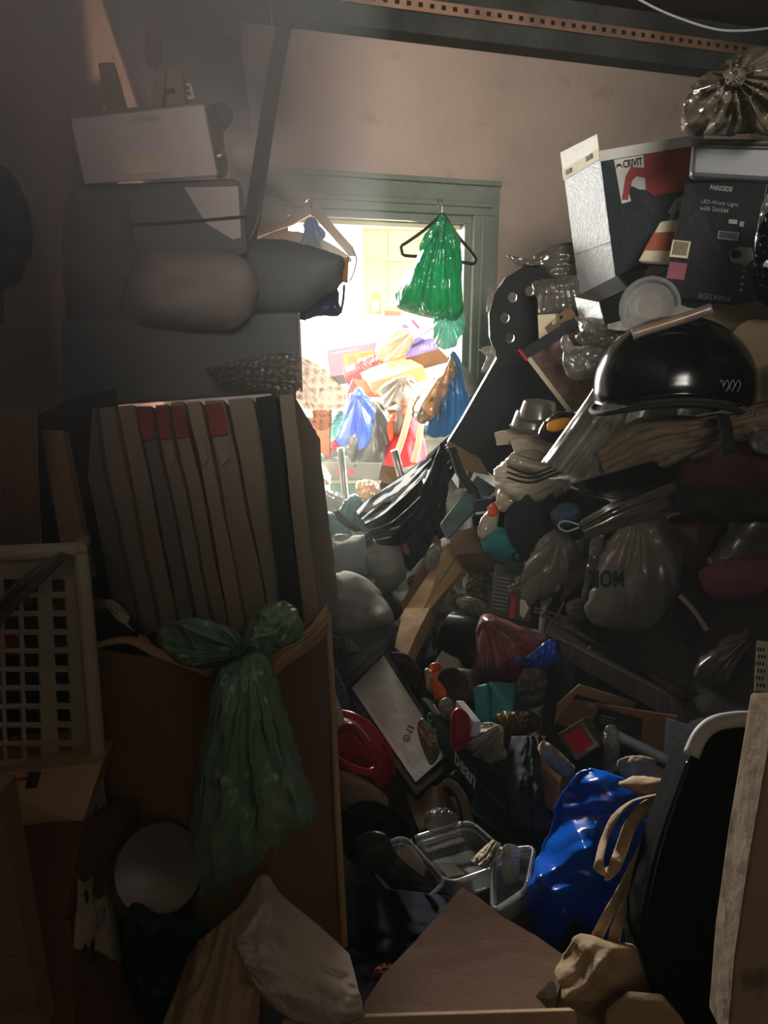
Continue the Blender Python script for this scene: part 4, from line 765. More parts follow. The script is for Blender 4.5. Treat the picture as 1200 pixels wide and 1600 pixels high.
f = FX(o); patch('white_border', f, [(0,0),(.07,0),(.07,1),(0,1)], M['cream'], o); patch('dark_title_band', f, rect(0,0,.92,.14), M['dust_dark2'], o, off=.004); patch('red_edge', f, rect(-.02,-.02,.02,.16), M['redc'], o, off=.005); patch('dark_label', f, rect(.4,.75,.9,.98), M['card_d'], o, off=.004)
blob('clear_blister', [(880,552),(890,545),(950,540),(958,575),(940,592),(888,590)], 1.98, .03, M['f_clear'], amp=.6, **Lb('clear blister pack lying on the hardback', 'blister pack'))
blob('clear_blister', [(878,530),(886,522),(895,540),(925,540),(908,552),(882,552)], 1.96, .015, M['f_clear'], **Lb('loose clear film flap on top of the blister pack', 'film'))
blob('dark_pack', [(900,520),(960,515),(990,520),(985,545),(920,545)], 2.0, .04, M['f_dirty'], **Lb('dusty pack squeezed between helmet and black box', 'pack'))
for i, (x, y, r) in enumerate(((830,655,.062),(840,640,.058))):
    lathe('foil_tray', P(x, y+14, 2.16-.02*i), (.05,-.1,1), [(r,0),(r*1.05,.004),(r*.95,.008),(r*.8,.045),(r*.75,.05),(0,.05)], M['f_grey'], **Lb('stacked clear food tray, '+('upper one' if i else 'lower one')+', left of the hardback', 'food tray'))
qbox('foam_tray', [(775,675,2.22),(850,668,2.12),(852,690,2.12),(778,696,2.22)], .12, M['foam'], dent=.01, **Lb('upper chipped polystyrene tray under the clear food trays', 'tray'))
qbox('foam_tray', [(800,690,2.16),(878,680,2.08),(880,722,2.08),(812,716,2.16)], .12, M['foam'], dent=.012, **Lb('lower chipped polystyrene tray above the white flowing film', 'tray'))
o = blob('snack_wrapper', [(840,672),(858,650),(880,642),(905,650),(898,672),(870,690),(848,688)], 2.02, .025, mat('wrapper', '#3f2430', .3, var=.5, vs=20), **Lb('dark foil snack wrapper next to the polystyrene trays', 'wrapper'))
blob('orange_print', [(856,660),(875,653),(894,655),(890,668),(858,674)], 1.985, .008, M['yellow'], parent=o, amp=.1)
for i, (pts, l) in enumerate((([(790,715),(830,700),(870,705),(900,720),(880,745),(830,745),(800,735)], 'white flowing film bunched under the polystyrene trays'), ([(772,735),(800,715),(850,745),(890,750),(880,775),(830,790),(790,775),(775,755)], 'white stretched film hanging below the bunched film'), ([(780,760),(800,775),(790,800),(775,790)], 'thin end of white film trailing over the black bag'))):
    blob('stretch_film', pts, 2.14+.02*i, .05, M['f_white'], mode='radial', knot=(900,740), ws=1.4, amp=.7, **Lb(l, 'film'))
for i in range(3): tube('black_wire', [(792,728+i*9,2.1),(830,740+i*7,2.04),(880,722+i*7,2.0),(900,716+i*8,1.98)], .003, M['blackm'], **Lb(['upper','middle','lower'][i]+' black wire wound across the white flowing film', 'wire', 'black wires across the white film'))
# card in a clear sleeve, beige padding, black bowl
o = qbox('backing_card', [(915,640,1.84),(985,676,1.76),(922,756,1.78),(858,724,1.86)], .004, M['card_l'], **Lb('plain buff card in a clear sleeve in front of the helmet', 'card'))
drape('clear_sleeve', [(960,556,1.82),(905,640,1.83),(846,722,1.86)], [(1005,600,1.74),(990,676,1.74),(925,760,1.77)], .02, M['f_clear'], amp=.01, solid=.0008, **Lb('clear plastic sleeve hanging around the plain buff card', 'sleeve'))
drape('padded_paper', [(930,700,1.82),(1000,655,1.72),(1100,650,1.62),(1220,625,1.5)], [(955,765,1.78),(1010,745,1.7),(1100,700,1.58),(1220,665,1.48)], .05, M['dull_canvas'], amp=.03, solid=.01, **Lb('long beige padded paper roll lying under the helmet', 'padding'))
lathe('black_bowl', P(1010,735,1.80), (-.3,.25,1), [(.02,-.06),(.10,-.045),(.16,-.01),(.185,.02),(.18,.022),(.15,.0),(.09,-.03),(.001,-.04)], M['blackg'], seg=48, **Lb('wide shiny black bowl tilted under the beige padding', 'bowl'))
blob('cloth', [(1080,700),(1200,680),(1260,700),(1250,790),(1150,800),(1060,770)], 1.66, .1, mat('rust_cloth', '#4a2a20', .9, var=.4), mode='soft', **Lb('rust-brown cloth bulging at the right edge under the padding', 'cloth'))
blob('cloth', [(1060,760),(1200,745),(1260,760),(1250,810),(1130,812),(1060,800)], 1.62, .08, mat('olive_cloth', '#20291a', .9, var=.4), mode='soft', **Lb('dark olive cloth below the rust-brown cloth', 'cloth'))
blob('clear_pack', [(1165,650),(1200,635),(1240,640),(1240,700),(1180,705)], 1.5, .03, M['f_clear'], **Lb('shiny clear pack at the right edge below the helmet strap', 'pack'))
o = drape('flower_sleeve', [(905,815,1.92),(975,775,1.8),(1060,742,1.68),(1120,745,1.62)], [(915,845,1.9),(985,820,1.78),(1060,800,1.66),(1110,790,1.6)], .04, M['f_dirty'], amp=.02, solid=.001, **Lb('long dusty printed sleeve lying across the right-hand pile', 'sleeve'))
tube('string_loop', [(905,820,1.9),(882,814,1.92),(872,822,1.93),(885,830,1.92),(905,824,1.9)], .0025, M['inkw'], **Lb('small pale loop of string at the tip of the long dusty sleeve', 'string'))
blob('black_sack', [(790,800),(830,760),(900,765),(960,790),(930,830),(880,850),(830,875),(800,850)], 2.2, .1, M['dark_cloth'], mode='soft', **Lb('dark sack in the hollow under the black bowl', 'sack'))
blob('blue_bag', [(860,800),(880,785),(905,790),(900,815),(870,825)], 2.06, .03, M['blue_cloth'], **Lb('small slate blue bag in the hollow under the black bowl', 'bag'))
blob('dark_bag', [(740,800),(790,775),(860,800),(860,860),(800,900),(760,870)], 2.45, .1, M['f_black'], **Lb('black bag filling the gap behind the teal carrier', 'bag'))
# teal carrier and film handle
t = blob('teal_carrier', [(752,838),(775,825),(800,828),(820,850),(838,862),(830,885),(812,886),(780,878),(757,862)], 2.3, .06, M['teal'], mode='soft', **Lb('teal carrier bag with a black letter G', 'bag'))
f = Face([P(798,856,2.2),P(822,858,2.2),P(820,882,2.2),P(796,880,2.2)]); text('lettering', f, 'G', .1,.1,.8,.9, M['ink'], t, rot=0, bold=.03)
blob('torn_film', [(750,812),(770,790),(785,770),(805,768),(800,790),(780,800),(775,825),(755,842),(747,835)], 2.27, .02, M['f_white'], amp=.8, **Lb('white torn film with an orange scrap over the teal carrier', 'film'))
blob('orange_scrap', [(762,795),(778,782),(786,788),(776,804),(764,806)], 2.23, .01, M['orange'], **Lb('orange scrap caught in the white torn film', 'scrap'))
blob('pale_bag', [(812,935),(815,890),(840,850),(865,828),(890,835),(905,870),(890,910),(865,930),(838,938),(830,950)], 2.12, .07, M['f_white'], mode='radial', knot=(880,828), amp=.5, N=110, M=22, **Lb('pale see-through carrier bag hanging left of the MOR bag', 'bag'))
blob('pale_bag', [(785,930),(800,910),(816,895),(818,920),(812,938),(790,940)], 2.16, .03, M['f_white'], amp=.7, **Lb('crumpled white bag end with a hole beside the olive box', 'bag'))
blob('white_paper', [(866,890),(885,880),(890,905),(870,925),(858,915)], 2.1, .02, M['white'], amp=.8, **Lb('white crumpled paper between the pale bag and the brown card strip', 'paper'))
blob('white_paper', [(885,945),(905,935),(920,950),(910,972),(890,970)], 2.02, .03, M['f_white'], amp=.8, **Lb('white crumpled paper behind the wire rack', 'paper'))
qbox('card_strip', [(888,893,2.05),(912,868,2.0),(925,885,2.0),(873,942,2.05)], .012, M['card_d'], **Lb('brown card strip standing slanted above the wire rack', 'card'))
w = grp('wire_rack', P(870,965,2.04), 'small crossed wooden lattice sticking out of the heap', 'rack')
for a, b2 in (((862,934),(846,965)),((882,940),(866,970)),((892,972),(886,982))): tube('upright_rod', [(a[0],a[1],2.03),(b2[0],b2[1],2.0)], .0035, M['wood'], parent=w)
for a, b2 in (((835,950),(895,968)),((835,955),(905,985))): tube('cross_rod', [(a[0],a[1],2.02),(b2[0],b2[1],2.0)], .0035, M['wood'], parent=w)
mb = blob('carrier_bag', [(928,905),(940,862),(962,825),(985,805),(1030,800),(1050,830),(1070,870),(1072,910),(1055,960),(1040,1005),(1000,995),(960,985),(925,975),(915,950)], 1.88, .07, M['f_white'], mode='radial', knot=(1000,790), amp=.25, N=130, M=26, seed=11, **Lb('big pale see-through bag printed MOR upside down', 'bag'))
f = Face([P(920,890,1.79),P(975,890,1.79),P(975,918,1.79),P(920,918,1.79)]); text('lettering', f, 'MOR', 0,0,1,1, M['green'], mb, rot=180, bold=.03)
blob('lime_thing', [(915,945),(935,935),(950,955),(940,975),(918,965)], 1.93, .03, mat('lime', '#8a9a3a', .6), **Lb('lime green item showing inside the corner of the MOR bag', 'packet'))
blob('shiny_film', [(925,840),(945,830),(940,860),(925,900),(915,940),(908,935),(918,880)], 1.9, .02, M['f_clear'], amp=.8, **Lb('shiny film strip along the left edge of the MOR bag', 'film'))
blob('brown_bag', [(1040,815),(1090,795),(1150,790),(1150,840),(1130,880),(1100,905),(1080,890),(1060,850)], 1.78, .06, mat('brown_film', '#5a3c28', .5, var=.3), mode='soft', **Lb('brown paper bag bulging right of the MOR bag', 'bag'))
blob('clear_brown_bag', [(1130,830),(1150,800),(1200,785),(1260,800),(1250,900),(1160,900),(1100,910),(1105,870)], 1.7, .08, M['f_dirty'], mode='soft', amp=.4, **Lb('dusty clear bag over brown stuff at the right edge', 'bag'))
blob('pink_cloth', [(1092,890),(1130,870),(1200,865),(1260,880),(1250,935),(1180,948),(1120,940),(1096,915)], 1.66, .06, M['pinkcloth'], mode='soft', **Lb('dull pink cloth bundle below the dusty clear bag', 'cloth'))
blob('black_holdall', [(1060,935),(1080,910),(1110,935),(1180,945),(1250,940),(1250,1010),(1180,1020),(1120,1040),(1080,1030),(1040,1000)], 1.74, .08, M['dark_cloth'], mode='soft', **Lb('black cloth holdall with a pale drawstring', 'bag'))
tube('drawstring', [(1062,930,1.66),(1085,955,1.64),(1105,985,1.62)], .006, M['canvas'], **Lb('pale drawstring end lying on the black holdall', 'string'))
blob('dusty_bag', [(1090,1030),(1130,1000),(1180,975),(1200,975),(1190,1040),(1175,1100),(1140,1120),(1115,1090),(1085,1060)], 1.58, .07, M['f_dirty'], mode='radial', knot=(1185,985), amp=.3, **Lb('dusty translucent bag spilling over the right end of the long carton', 'bag'))
o = qbox('checker_carton', [(1182,1000,1.45),(1230,1005,1.42),(1230,1125,1.35),(1176,1118,1.38)], .1, M['cream'], **Lb('cream carton with a black chequered border at the right edge', 'carton'))
for i in range(9):
    for j in range(3): patch('black_check', FX(o), rect(.03+.3*j/3+(i%2)*.05,.1+i*.095,.08+.3*j/3+(i%2)*.05,.145+i*.095), M['ink'], o)
o = qbox('long_carton', [(958,982,1.92),(1095,1030,1.74),(1090,1075,1.7),(955,1020,1.9)], .12, M['card'], **Lb('long brown carton with faint orange print under the MOR bag', 'carton'))
f = FX(o); [patch('orange_print', f, [(.40+i*.055,.42),(.415+i*.055,.25),(.445+i*.055,.3),(.44+i*.055,.45)], M['dull_orange'], o) for i in range(6)]; text('lettering', f, '22', .55,.6,.65,.8, M['card_d'], o); patch('arrows_print', f, [(.1,.2),(.2,.2),(.2,.5),(.1,.5)], M['card_d'], o); patch('printed_line', f, rect(.3,.05,.31,.95), M['card_d'], o); patch('printed_line', f, rect(.8,.05,.81,.95), M['card_d'], o)
lathe('patterned_tube', P(928,1022,1.85), (P(888,985,1.98)-P(928,1022,1.85)), [(0,0),(.026,0),(.026,.18),(.024,.19),(0,.19)], mat('pattern_tin', '#6d604c', .4, var=.8, vs=30), **Lb('patterned cylindrical tin lying on the dark plank', 'tin'))
qbox('dark_plank', [(858,968,1.98),(1100,1085,1.55),(1130,1140,1.52),(850,990,1.95)], .03, M['wood_d'], **Lb('long dark brown plank sloping down to the right', 'plank'))
qbox('dark_plank', [(870,995,1.9),(1120,1125,1.48),(1118,1165,1.46),(880,1030,1.86)], .03, M['wood_d'], **Lb('second dark plank just below the patterned tin', 'plank'))
plate('torn_card', [(1010,1050),(1080,1085),(1122,1128),(1110,1140),(1060,1100)], 1.6, .004, M['card_d'], **Lb('torn card lying on the long dark plank', 'card'))
o = qbox('printed_carton', [(882,1090,1.72),(1060,1118,1.55),(1052,1195,1.5),(866,1130,1.7)], .16, [M['card'], M['card_d']], mi=[0,1,1,1,1,1], **Lb('open brown carton with a black printed panel above the blue bag', 'carton'))
patch('black_panel', FX(o), [(.34,.12),(.72,.2),(.74,.98),(.3,.8)], M['black'], o); [patch('print_line', FX(o), rect(.38,.34+i*.09,.5-.02*(i%2),.37+i*.09), M['inkg'], o, off=.004) for i in range(3)]
patch('round_emblem', FX(o), [(.26+.05*math.cos(a*.5), .12+.09*math.sin(a*.5)) for a in range(12)], M['inkg'], o)
plate('carton_flap', [(866,1132),(872,1100),(905,1070),(1060,1118),(1050,1128),(900,1085)], 1.7, .005, M['card_l'], parent=o)
o = qbox('clamshell_box', [(870,1148,1.56),(908,1124,1.54),(938,1165,1.5),(900,1190,1.52)], .05, M['f_grey'], **Lb('clear box with a red card inside lying on the printed carton', 'box'))
patch('red_card', FX(o), rect(.18,.15,.85,.85), M['redc'], o, off=.004)
blob('clear_bottle', [(944,1140),(955,1132),(966,1142),(968,1180),(962,1205),(945,1205),(942,1170)], 1.5, .02, M['f_clear'], **Lb('crushed clear plastic bottle on the printed carton', 'bottle'))
tube('black_pole', [(960,1150,1.55),(1010,1175,1.45),(1070,1205,1.35)], .016, M['blackm'], **Lb('black tube end lying beside the crushed bottle', 'pole'))
qbox('black_case', [(1040,1120,1.5),(1100,1140,1.4),(1090,1220,1.34),(1035,1195,1.42)], .2, M['blackm'], **Lb('black case standing behind the grey-rimmed black chair', 'case'))
blob('beige_rag', [(965,1190),(1000,1180),(1055,1200),(1070,1225),(1030,1235),(975,1215)], 1.42, .03, M['canvas'], **Lb('beige rag lying on top of the bright blue bag', 'cloth'))
heap('rubbish_slope', .1, 1.5, .85, 3.25, lambda x, y: max(.1+.4*(y-1.1)-.12, min(2.0, (x-.12)*1.9-(2.6-y)*.5+.05)), 'steep dark slope of packed rubbish under the right-hand pile', seed=12, nx=70, ny=70, amp=.07)
# ------------------------------------------------------------------ the trough between the stacks
heap('rubbish_floor', -.5, .75, .3, 3.2, lambda x, y: max(.03, min(.66, .1+.4*(y-1.1)-.13)), 'dark mat of rubbish on the floor between the stacks', seed=21, amp=.05)
sb = drape('black_sheet', [(735,648,2.85),(690,692,2.85),(640,735,2.85),(600,762,2.8),(574,780,2.75),(555,800,2.7)], [(742,665,2.7),(722,720,2.65),(690,770,2.6),(655,820,2.55),(625,850,2.5),(590,850,2.5)], .06, M['f_black'], amp=.03, folds=5, nu=60, nv=90, solid=.002, seed=6, **Lb('shiny black plastic sheet sweeping down from the black board', 'plastic sheet'))
blob('dark_film_bag', [(690,690),(700,735),(698,780),(692,830),(672,860),(645,868),(632,840),(650,790),(668,730)], 2.62, .06, M['f_black'], mode='radial', knot=(692,690), **Lb('dark see-through bag hanging under the black plastic sheet', 'bag'))
blob('pink_wrapper', [(668,740),(684,725),(695,740),(688,765),(674,775)], 2.64, .02, M['f_pink'], **Lb('pinkish wrapper showing between black sheet and tan flap', 'wrapper'))
qbox('cardboard_flap', [(700,690,2.5),(748,716,2.46),(765,745,2.46),(705,728,2.5)], .01, M['card_d'], dent=.006, **Lb('torn cardboard flap under the lower end of the black board', 'cardboard'))
drape('dark_strap', [(700,700,2.48),(712,740,2.46),(735,772,2.42)], [(712,698,2.47),(726,735,2.44),(748,765,2.4)], .01, M['dark_cloth'], **Lb('dark strap hanging below the torn cardboard flap', 'strap'))
tube('black_rod', [(725,745,2.42),(740,762,2.4),(748,778,2.38)], .008, M['blackm'], **Lb('short black rod at the foot of the dark strap', 'rod'))
qbox('painted_board', [(745,742,2.5),(775,762,2.46),(700,840,2.32),(688,818,2.36)], .02, mat('mottled_board', '#4f6a66', .5, var=.5, vs=9), **Lb('mottled grey-green board slanting above the long pale cartons', 'board'))
qbox('old_carton', [(700,835,2.42),(772,815,2.38),(765,862,2.32),(712,866,2.34)], .12, M['card_d'], dent=.006, **Lb('old brown carton under the mottled board', 'carton'))
o = qbox('navy_box', [(742,782,2.36),(768,780,2.34),(768,805,2.34),(744,808,2.36)], .06, M['navy'], **Lb('small navy and white box end left of the teal carrier', 'box'))
patch('white_stripe', FX(o), rect(0,.7,1,.85), M['white'], o)
o = qbox('black_box', [(608,845,2.6),(645,828,2.56),(662,872,2.5),(625,888,2.52)], .1, M['blackm'], **Lb('black box with a dull red spot behind the grey bin bags', 'box'))
patch('red_spot', FX(o), [(.5+.12*math.cos(a*.5), .5+.2*math.sin(a*.5)) for a in range(12)], M['pinkcloth'], o)
# grey bags left of the trough
def vb(name, pts, dy, T, m, label, cat, **k):
    cx = sum(p[0] for p in pts)/len(pts); cy = sum(p[1] for p in pts)/len(pts)
    return blob(name, pts, YV(cy)+dy, T, M[m] if isinstance(m, str) else m, label=label, cat=cat, **k)
vb('grey_sack', [(505,905),(540,892),(575,905),(600,935),(615,965),(612,982),(570,988),(510,988),(495,950)], -.1, .13, 'grey_cloth', 'large smooth grey sack in the trough beside the left stack', 'sack', mode='soft', amp=.6, ws=1.6, seed=3)
vb('grey_sack', [(568,845),(600,842),(625,855),(636,885),(625,915),(605,928),(580,900),(565,870)], -.02, .1, 'grey_cloth', 'rounded pale grey sack behind the large smooth grey sack', 'sack', mode='soft', amp=.6, ws=1.4)
vb('grey_cloth', [(505,862),(540,842),(572,838),(580,870),(565,900),(530,900),(505,905)], -.02, .06, 'grey_cloth', 'folded grey cloth between the two grey sacks and the shrink-wrapped bundle', 'cloth', mode='soft')
vb('cloth_loop', [(570,835),(580,835),(588,860),(590,890),(580,892),(574,865)], -.12, .02, 'dark_cloth', 'dark cloth loop hanging over the folded grey cloth', 'cloth')
qbox('open_carton', [(505,862,2.72),(560,832,2.7),(575,838,2.66),(508,880,2.66)], .08, M['card_d'], dent=.006, **Lb('flattened brown carton top behind the folded grey cloth', 'carton'))
vb('clear_film', [(505,848),(530,835),(560,838),(545,850),(515,862)], -.12, .01, 'f_clear', 'clear film on the flattened brown carton top', 'film')
vb('pale_sack', [(500,1000),(530,990),(558,1005),(572,1022),(560,1030),(510,1032)], -.08, .06, 'f_dirty', 'small pale sack under the large smooth grey sack', 'sack')
drape('dark_fabric', [(515,1025,2.1),(560,990,2.2),(625,968,2.25)], [(540,1075,1.95),(590,1030,2.0),(622,985,2.15)], .03, M['dark_cloth'], **Lb('dark grey cloth spread under the white framed board', 'cloth'))
# long pale cartons on the slant
qbox('long_pale_carton', [(700,848,2.5),(742,868,2.46),(658,968,2.22),(622,968,2.26)], .05, M['card_l'], **Lb('long narrow pale carton slanting up to the right', 'carton'))
qbox('long_pale_carton', [(632,950,2.2),(672,950,2.16),(636,1024,2.02),(617,1012,2.06)], .05, M['card_l'], dent=.003, **Lb('shorter pale carton at the lower end of the long slanting one', 'carton'))
sweep('carton_crease', [P(712,872,2.42),P(640,985,2.13)], .0015, M['card_d'], label='thin dark cord lying along the slanting pale carton', cat='cord')
qbox('thin_board', [(680,835,2.52),(690,845,2.5),(635,958,2.3),(625,948,2.32)], .02, M['card_d'], **Lb('thin brown board leaning beside the slanting pale carton', 'board'))
plate('white_sheet', [(660,872),(680,868),(655,905),(625,925),(640,895)], 2.46, .003, M['grey_l'], **Lb('white card sheet sticking out left of the thin brown board', 'card'))
blob('clear_bottle', [(668,862),(678,848),(690,855),(682,890),(668,905),(660,890)], 2.42, .02, M['f_clear'], **Lb('dull clear film tube between the white sheet and the thin board', 'film'))
vb('pale_bag', [(735,885),(748,868),(760,880),(750,905),(732,920),(722,912)], -.1, .02, 'f_white', 'slim pale bag right of the slanting pale carton', 'bag')
vb('pale_bag', [(728,905),(740,892),(768,900),(772,930),(755,945),(732,935)], -.1, .04, 'f_dirty', 'crumpled dusty bag beside the olive box', 'bag')
vb('pale_bag', [(712,938),(735,932),(765,945),(778,960),(750,965),(722,955)], -.14, .03, 'f_white', 'flat white crumpled bag above the black roll', 'bag')
vb('white_card', [(752,868),(775,860),(800,870),(795,880),(775,876),(756,884)], -.14, .02, 'white', 'white folded card under the teal carrier', 'card')
vb('grey_rag', [(672,955),(715,925),(745,935),(740,955),(700,975),(672,985)], .02, .04, 'grey_cloth', 'grey rag lying against the slanting pale carton', 'cloth')
lathe('black_roll', P(695,990,2.1), (P(770,1015,2.0)-P(695,990,2.1)), [(0,-.01),(.04,-.008),(.075,.02),(.08,.06),(.08,.2),(.07,.22),(0,.225)], M['blackg'], seg=36, **Lb('fat glossy black roll in the middle of the trough', 'roll'))
# olive box, pink tubs in a bag
o = qbox('olive_box', [(774,880,2.22),(836,892,2.14),(828,972,2.04),(765,960,2.12)], .08, [mat('olive_print', '#4e5143', .6), M['cream']], mi=[0,0,0,0,1,0], **Lb('olive printed box with a green top standing above the pink tubs', 'box'))
f = FX(o)
for i in range(9): patch('text_line', f, rect(.05,.25+i*.075,.42,.275+i*.075), M['inkg'], o)
patch('red_strip', f, rect(.5,.55,.62,1.0), M['redc'], o); patch('green_band', f, rect(.25,.02,1,.16), M['green'], o); patch('white_figure', f, [(.72,.6),(.85,.62),(.95,.75),(.85,.95),(.75,.9)], M['white'], o)
c = grp('pink_tub', P(775,1040,1.98), 'left pink plastic tub inside the clear bag', 'tub', None)
lathe('tub_body', P(775,1060,2.0), (0,-.1,1), [(0,0),(.045,0),(.048,.01),(.05,.1),(.05,.12),(0,.12)], M['f_pink'], parent=c); lathe('tub_lid', P(775,1003,2.0), (0,-.1,1), [(0,0),(.053,0),(.053,.02),(.048,.026),(0,.026)], mat('pink_lid', '#c24a52', .4), parent=c)
c = grp('pink_tub', P(818,1045,1.95), 'right pink plastic tub inside the clear bag', 'tub', None)
lathe('tub_body', P(818,1065,1.97), (0,-.1,1), [(0,0),(.042,0),(.045,.01),(.047,.1),(.047,.11),(0,.11)], M['f_pink'], parent=c); lathe('tub_lid', P(818,1013,1.97), (0,-.1,1), [(0,0),(.05,0),(.05,.02),(.045,.026),(0,.026)], mat('pink_lid2', '#c24a52', .4), parent=c)
blob('clear_bag', [(752,962),(790,968),(840,988),(866,1000),(858,1030),(835,1060),(790,1068),(742,1062),(740,1020)], 1.98, .12, film('pink_clear', '#cf8a88', clear=.58, trans=.35, gloss=.12), mode='radial', knot=(755,960), amp=.25, ws=1.5, N=110, M=22, **Lb('clear shiny bag tinted pink by the two tubs in it', 'bag'))
blob('blue_bag', [(792,1030),(820,1026),(850,1005),(868,1000),(872,1025),(860,1040),(825,1040)], 1.84, .02, M['f_blue'], amp=.7, **Lb('crumpled blue film draped over the bag of pink tubs', 'bag'))
qbox('white_container', [(690,1014,2.02),(715,1012,2.0),(722,1048,1.96),(672,1046,1.98)], .06, M['grey_l'], bevel=.006, **Lb('small whitish container behind the orange bottle', 'container'))
b = grp('orange_bottle', P(690,1090,1.8), 'small orange bottle with an orange screw cap', 'bottle')
ax = P(678,1032,1.88)-P(692,1092,1.80)
lathe('bottle_body', P(692,1092,1.80), ax, [(0,0),(.02,0),(.023,.01),(.023,.05),(.014,.068),(.012,.075),(0,.075)], M['orange'], parent=b)
lathe('bottle_cap', P(682,1050,1.86), ax, [(0,0),(.016,0),(.017,.003),(.016,.02),(.014,.022),(0,.022)], M['orange'], parent=b)
j = lathe('glass_jar', P(742,1068,1.96), P(706,1069,1.80)-P(742,1068,1.96), [(0,0),(.038,0),(.042,.01),(.042,.12),(.036,.13),(0,.131)], M['f_dirty'], **Lb('jar lying on its side with its dark brown lid towards the camera', 'jar'))
lathe('jar_lid', P(708,1069,1.812), P(706,1069,1.80)-P(742,1068,1.96), [(0,0),(.042,0),(.043,.004),(.043,.014),(.038,.017),(0,.015)], M['brownp'], seg=36, parent=j)
vb('card_scrap', [(664,1045),(676,1052),(680,1080),(668,1078)], -.22, .01, 'cream', 'cream paper scrap left of the orange bottle', 'paper')
qbox('teal_box', [(738,1072,1.84),(762,1066,1.82),(764,1128,1.74),(742,1126,1.76)], .08, M['teal'], bevel=.006, **Lb('left narrow teal box standing beside the brown jar lid', 'box'))
qbox('teal_box', [(762,1064,1.84),(805,1066,1.8),(800,1122,1.72),(764,1124,1.76)], .08, M['teal'], bevel=.006, **Lb('wider teal box right of the narrow teal box', 'box'))
vb('white_bag', [(812,1055),(835,1040),(855,1052),(856,1085),(842,1103),(815,1105),(800,1092)], -.2, .05, 'f_white', 'balled crumpled white bag right of the teal boxes', 'bag', amp=.8)
vb('white_bag', [(725,1160),(738,1138),(765,1128),(790,1140),(785,1160),(790,1180),(765,1192),(735,1188)], -.2, .06, 'f_white', 'knotted white bag below the teal boxes', 'bag', amp=.7, mode='radial', knot=(785,1130))
vb('yellow_bag', [(775,1115),(805,1110),(838,1115),(840,1140),(800,1148),(782,1135)], -.18, .03, film('yellow_film', '#b8963c', clear=.2), 'yellow see-through bag mouth above the knotted white bag', 'bag', amp=.7)
qbox('white_strip', [(826,1148,1.66),(836,1143,1.66),(872,1172,1.6),(864,1180,1.6)], .01, M['grey_l'], **Lb('white plastic strip right of the yellow bag', 'strip'))
drape('dark_trousers', [(800,1150,1.66),(785,1220,1.55),(790,1290,1.48)], [(862,1150,1.62),(868,1220,1.52),(860,1300,1.42)], .06, M['dark_cloth'], amp=.02, **Lb('dark slate trousers hanging below the yellow bag', 'clothes'))
qbox('upright_board', [(860,1000,1.95),(905,1010,1.88),(880,1200,1.6),(842,1170,1.66)], .03, M['blackm'], **Lb('black upright panel between the white bag and the printed carton', 'board'))
o = qbox('small_carton', [(842,1165,1.55),(880,1195,1.48),(872,1275,1.4),(838,1250,1.46)], .06, M['card'], **Lb('small brown carton with faint print left of the bright blue bag', 'carton'))
for i in range(5): patch('text_line', FX(o), rect(.25,.35+i*.08,.8,.38+i*.08), M['card_d'], o)
blob('paper_sleeve', [(840,1170),(852,1158),(880,1180),(898,1200),(885,1215),(860,1200)], 1.44, .02, M['canvas'], **Lb('dusty paper sleeve on top of the small brown carton', 'paper'))
# white framed board with a spiral mark
o = qbox('framed_board', [(536,1078,1.95),(600,1012,2.05),(712,1190,1.66),(650,1245,1.58)], .025, M['blackm'], **Lb('white board in a black frame with a small spiral mark', 'board'))
f = FX(o); w = patch('white_panel', f, rect(.14,.05,.92,.93), M['grey_l'], o)
def fpts(cx, cy, n, fn): return [f.at(cx+fn(i)[0], cy+fn(i)[1], .004) for i in range(n)]
sweep('spiral_mark', fpts(.45,.66,30, lambda i: (.075*(1-i/34)*math.cos(i*.42), .028*(1-i/34)*math.sin(i*.42))), .0014, M['ink'], parent=o, n=60, seg=6)
sweep('bar_mark', [f.at(.54,.615,.004), f.at(.6,.655,.004)], .0014, M['ink'], parent=o, n=4, seg=6); sweep('bar_mark', [f.at(.6,.60,.004), f.at(.66,.64,.004)], .0014, M['ink'], parent=o, n=4, seg=6)
vb('net_cloth', [(612,1020),(640,1025),(662,1060),(664,1100),(650,1085),(628,1050)], -.1, .02, 'grime', 'grey-brown lace cloth right of the white framed board', 'cloth')
vb('paper_bag', [(652,1140),(660,1122),(672,1135),(682,1150),(686,1180),(672,1195),(660,1170)], -.22, .015, 'f_dirty', 'small white bag on the right edge of the framed board', 'bag')
# bean box
o = qbox('coffee_box', [(658,1088,1.78),(746,1202,1.56),(742,1240,1.52),(662,1140,1.72)], .08, [M['green'], M['blackm']], mi=[0,1,1,1,1,1], **Lb('long dark green box lettered bean slanting down the trough', 'box'))
f = FX(o); text('lettering', f, 'bean', .64,.2,1.0,.8, M['inkw'], o, bold=.02)
sweep('swirl_mark', [f.at(.2+.07*math.cos(i*.35), .45+.3*math.sin(i*.35), .003) for i in range(15)], .002, M['tealb'], parent=o, n=50, seg=6)
sweep('swirl_mark', [f.at(.2+.03*math.cos(i*.35), .5+.14*math.sin(i*.35), .003) for i in range(15)], .002, M['tealb'], parent=o, n=50, seg=6)
o = qbox('card_pack', [(712,1094,1.66),(740,1128,1.6),(738,1150,1.58),(708,1160,1.62)], .03, M['white'], **Lb('dark card pack with a red front behind the bean box', 'pack'))
blob('red_blister', [(706,1112),(718,1106),(732,1118),(736,1150),(726,1168),(708,1170),(704,1140)], 1.6, .025, M['red'], parent=o, mode='soft', amp=.1)
vb('cup', [(686,1096),(700,1090),(710,1100),(706,1122),(690,1124)], -.24, .02, 'f_clear', 'small clear crushed cup behind the bean box', 'cup')
vb('paper_scrap', [(676,1100),(686,1110),(700,1128),(698,1145),(684,1132)], -.2, .01, 'cream', 'pale paper scrap wedged in the mouth of the bean box', 'paper')
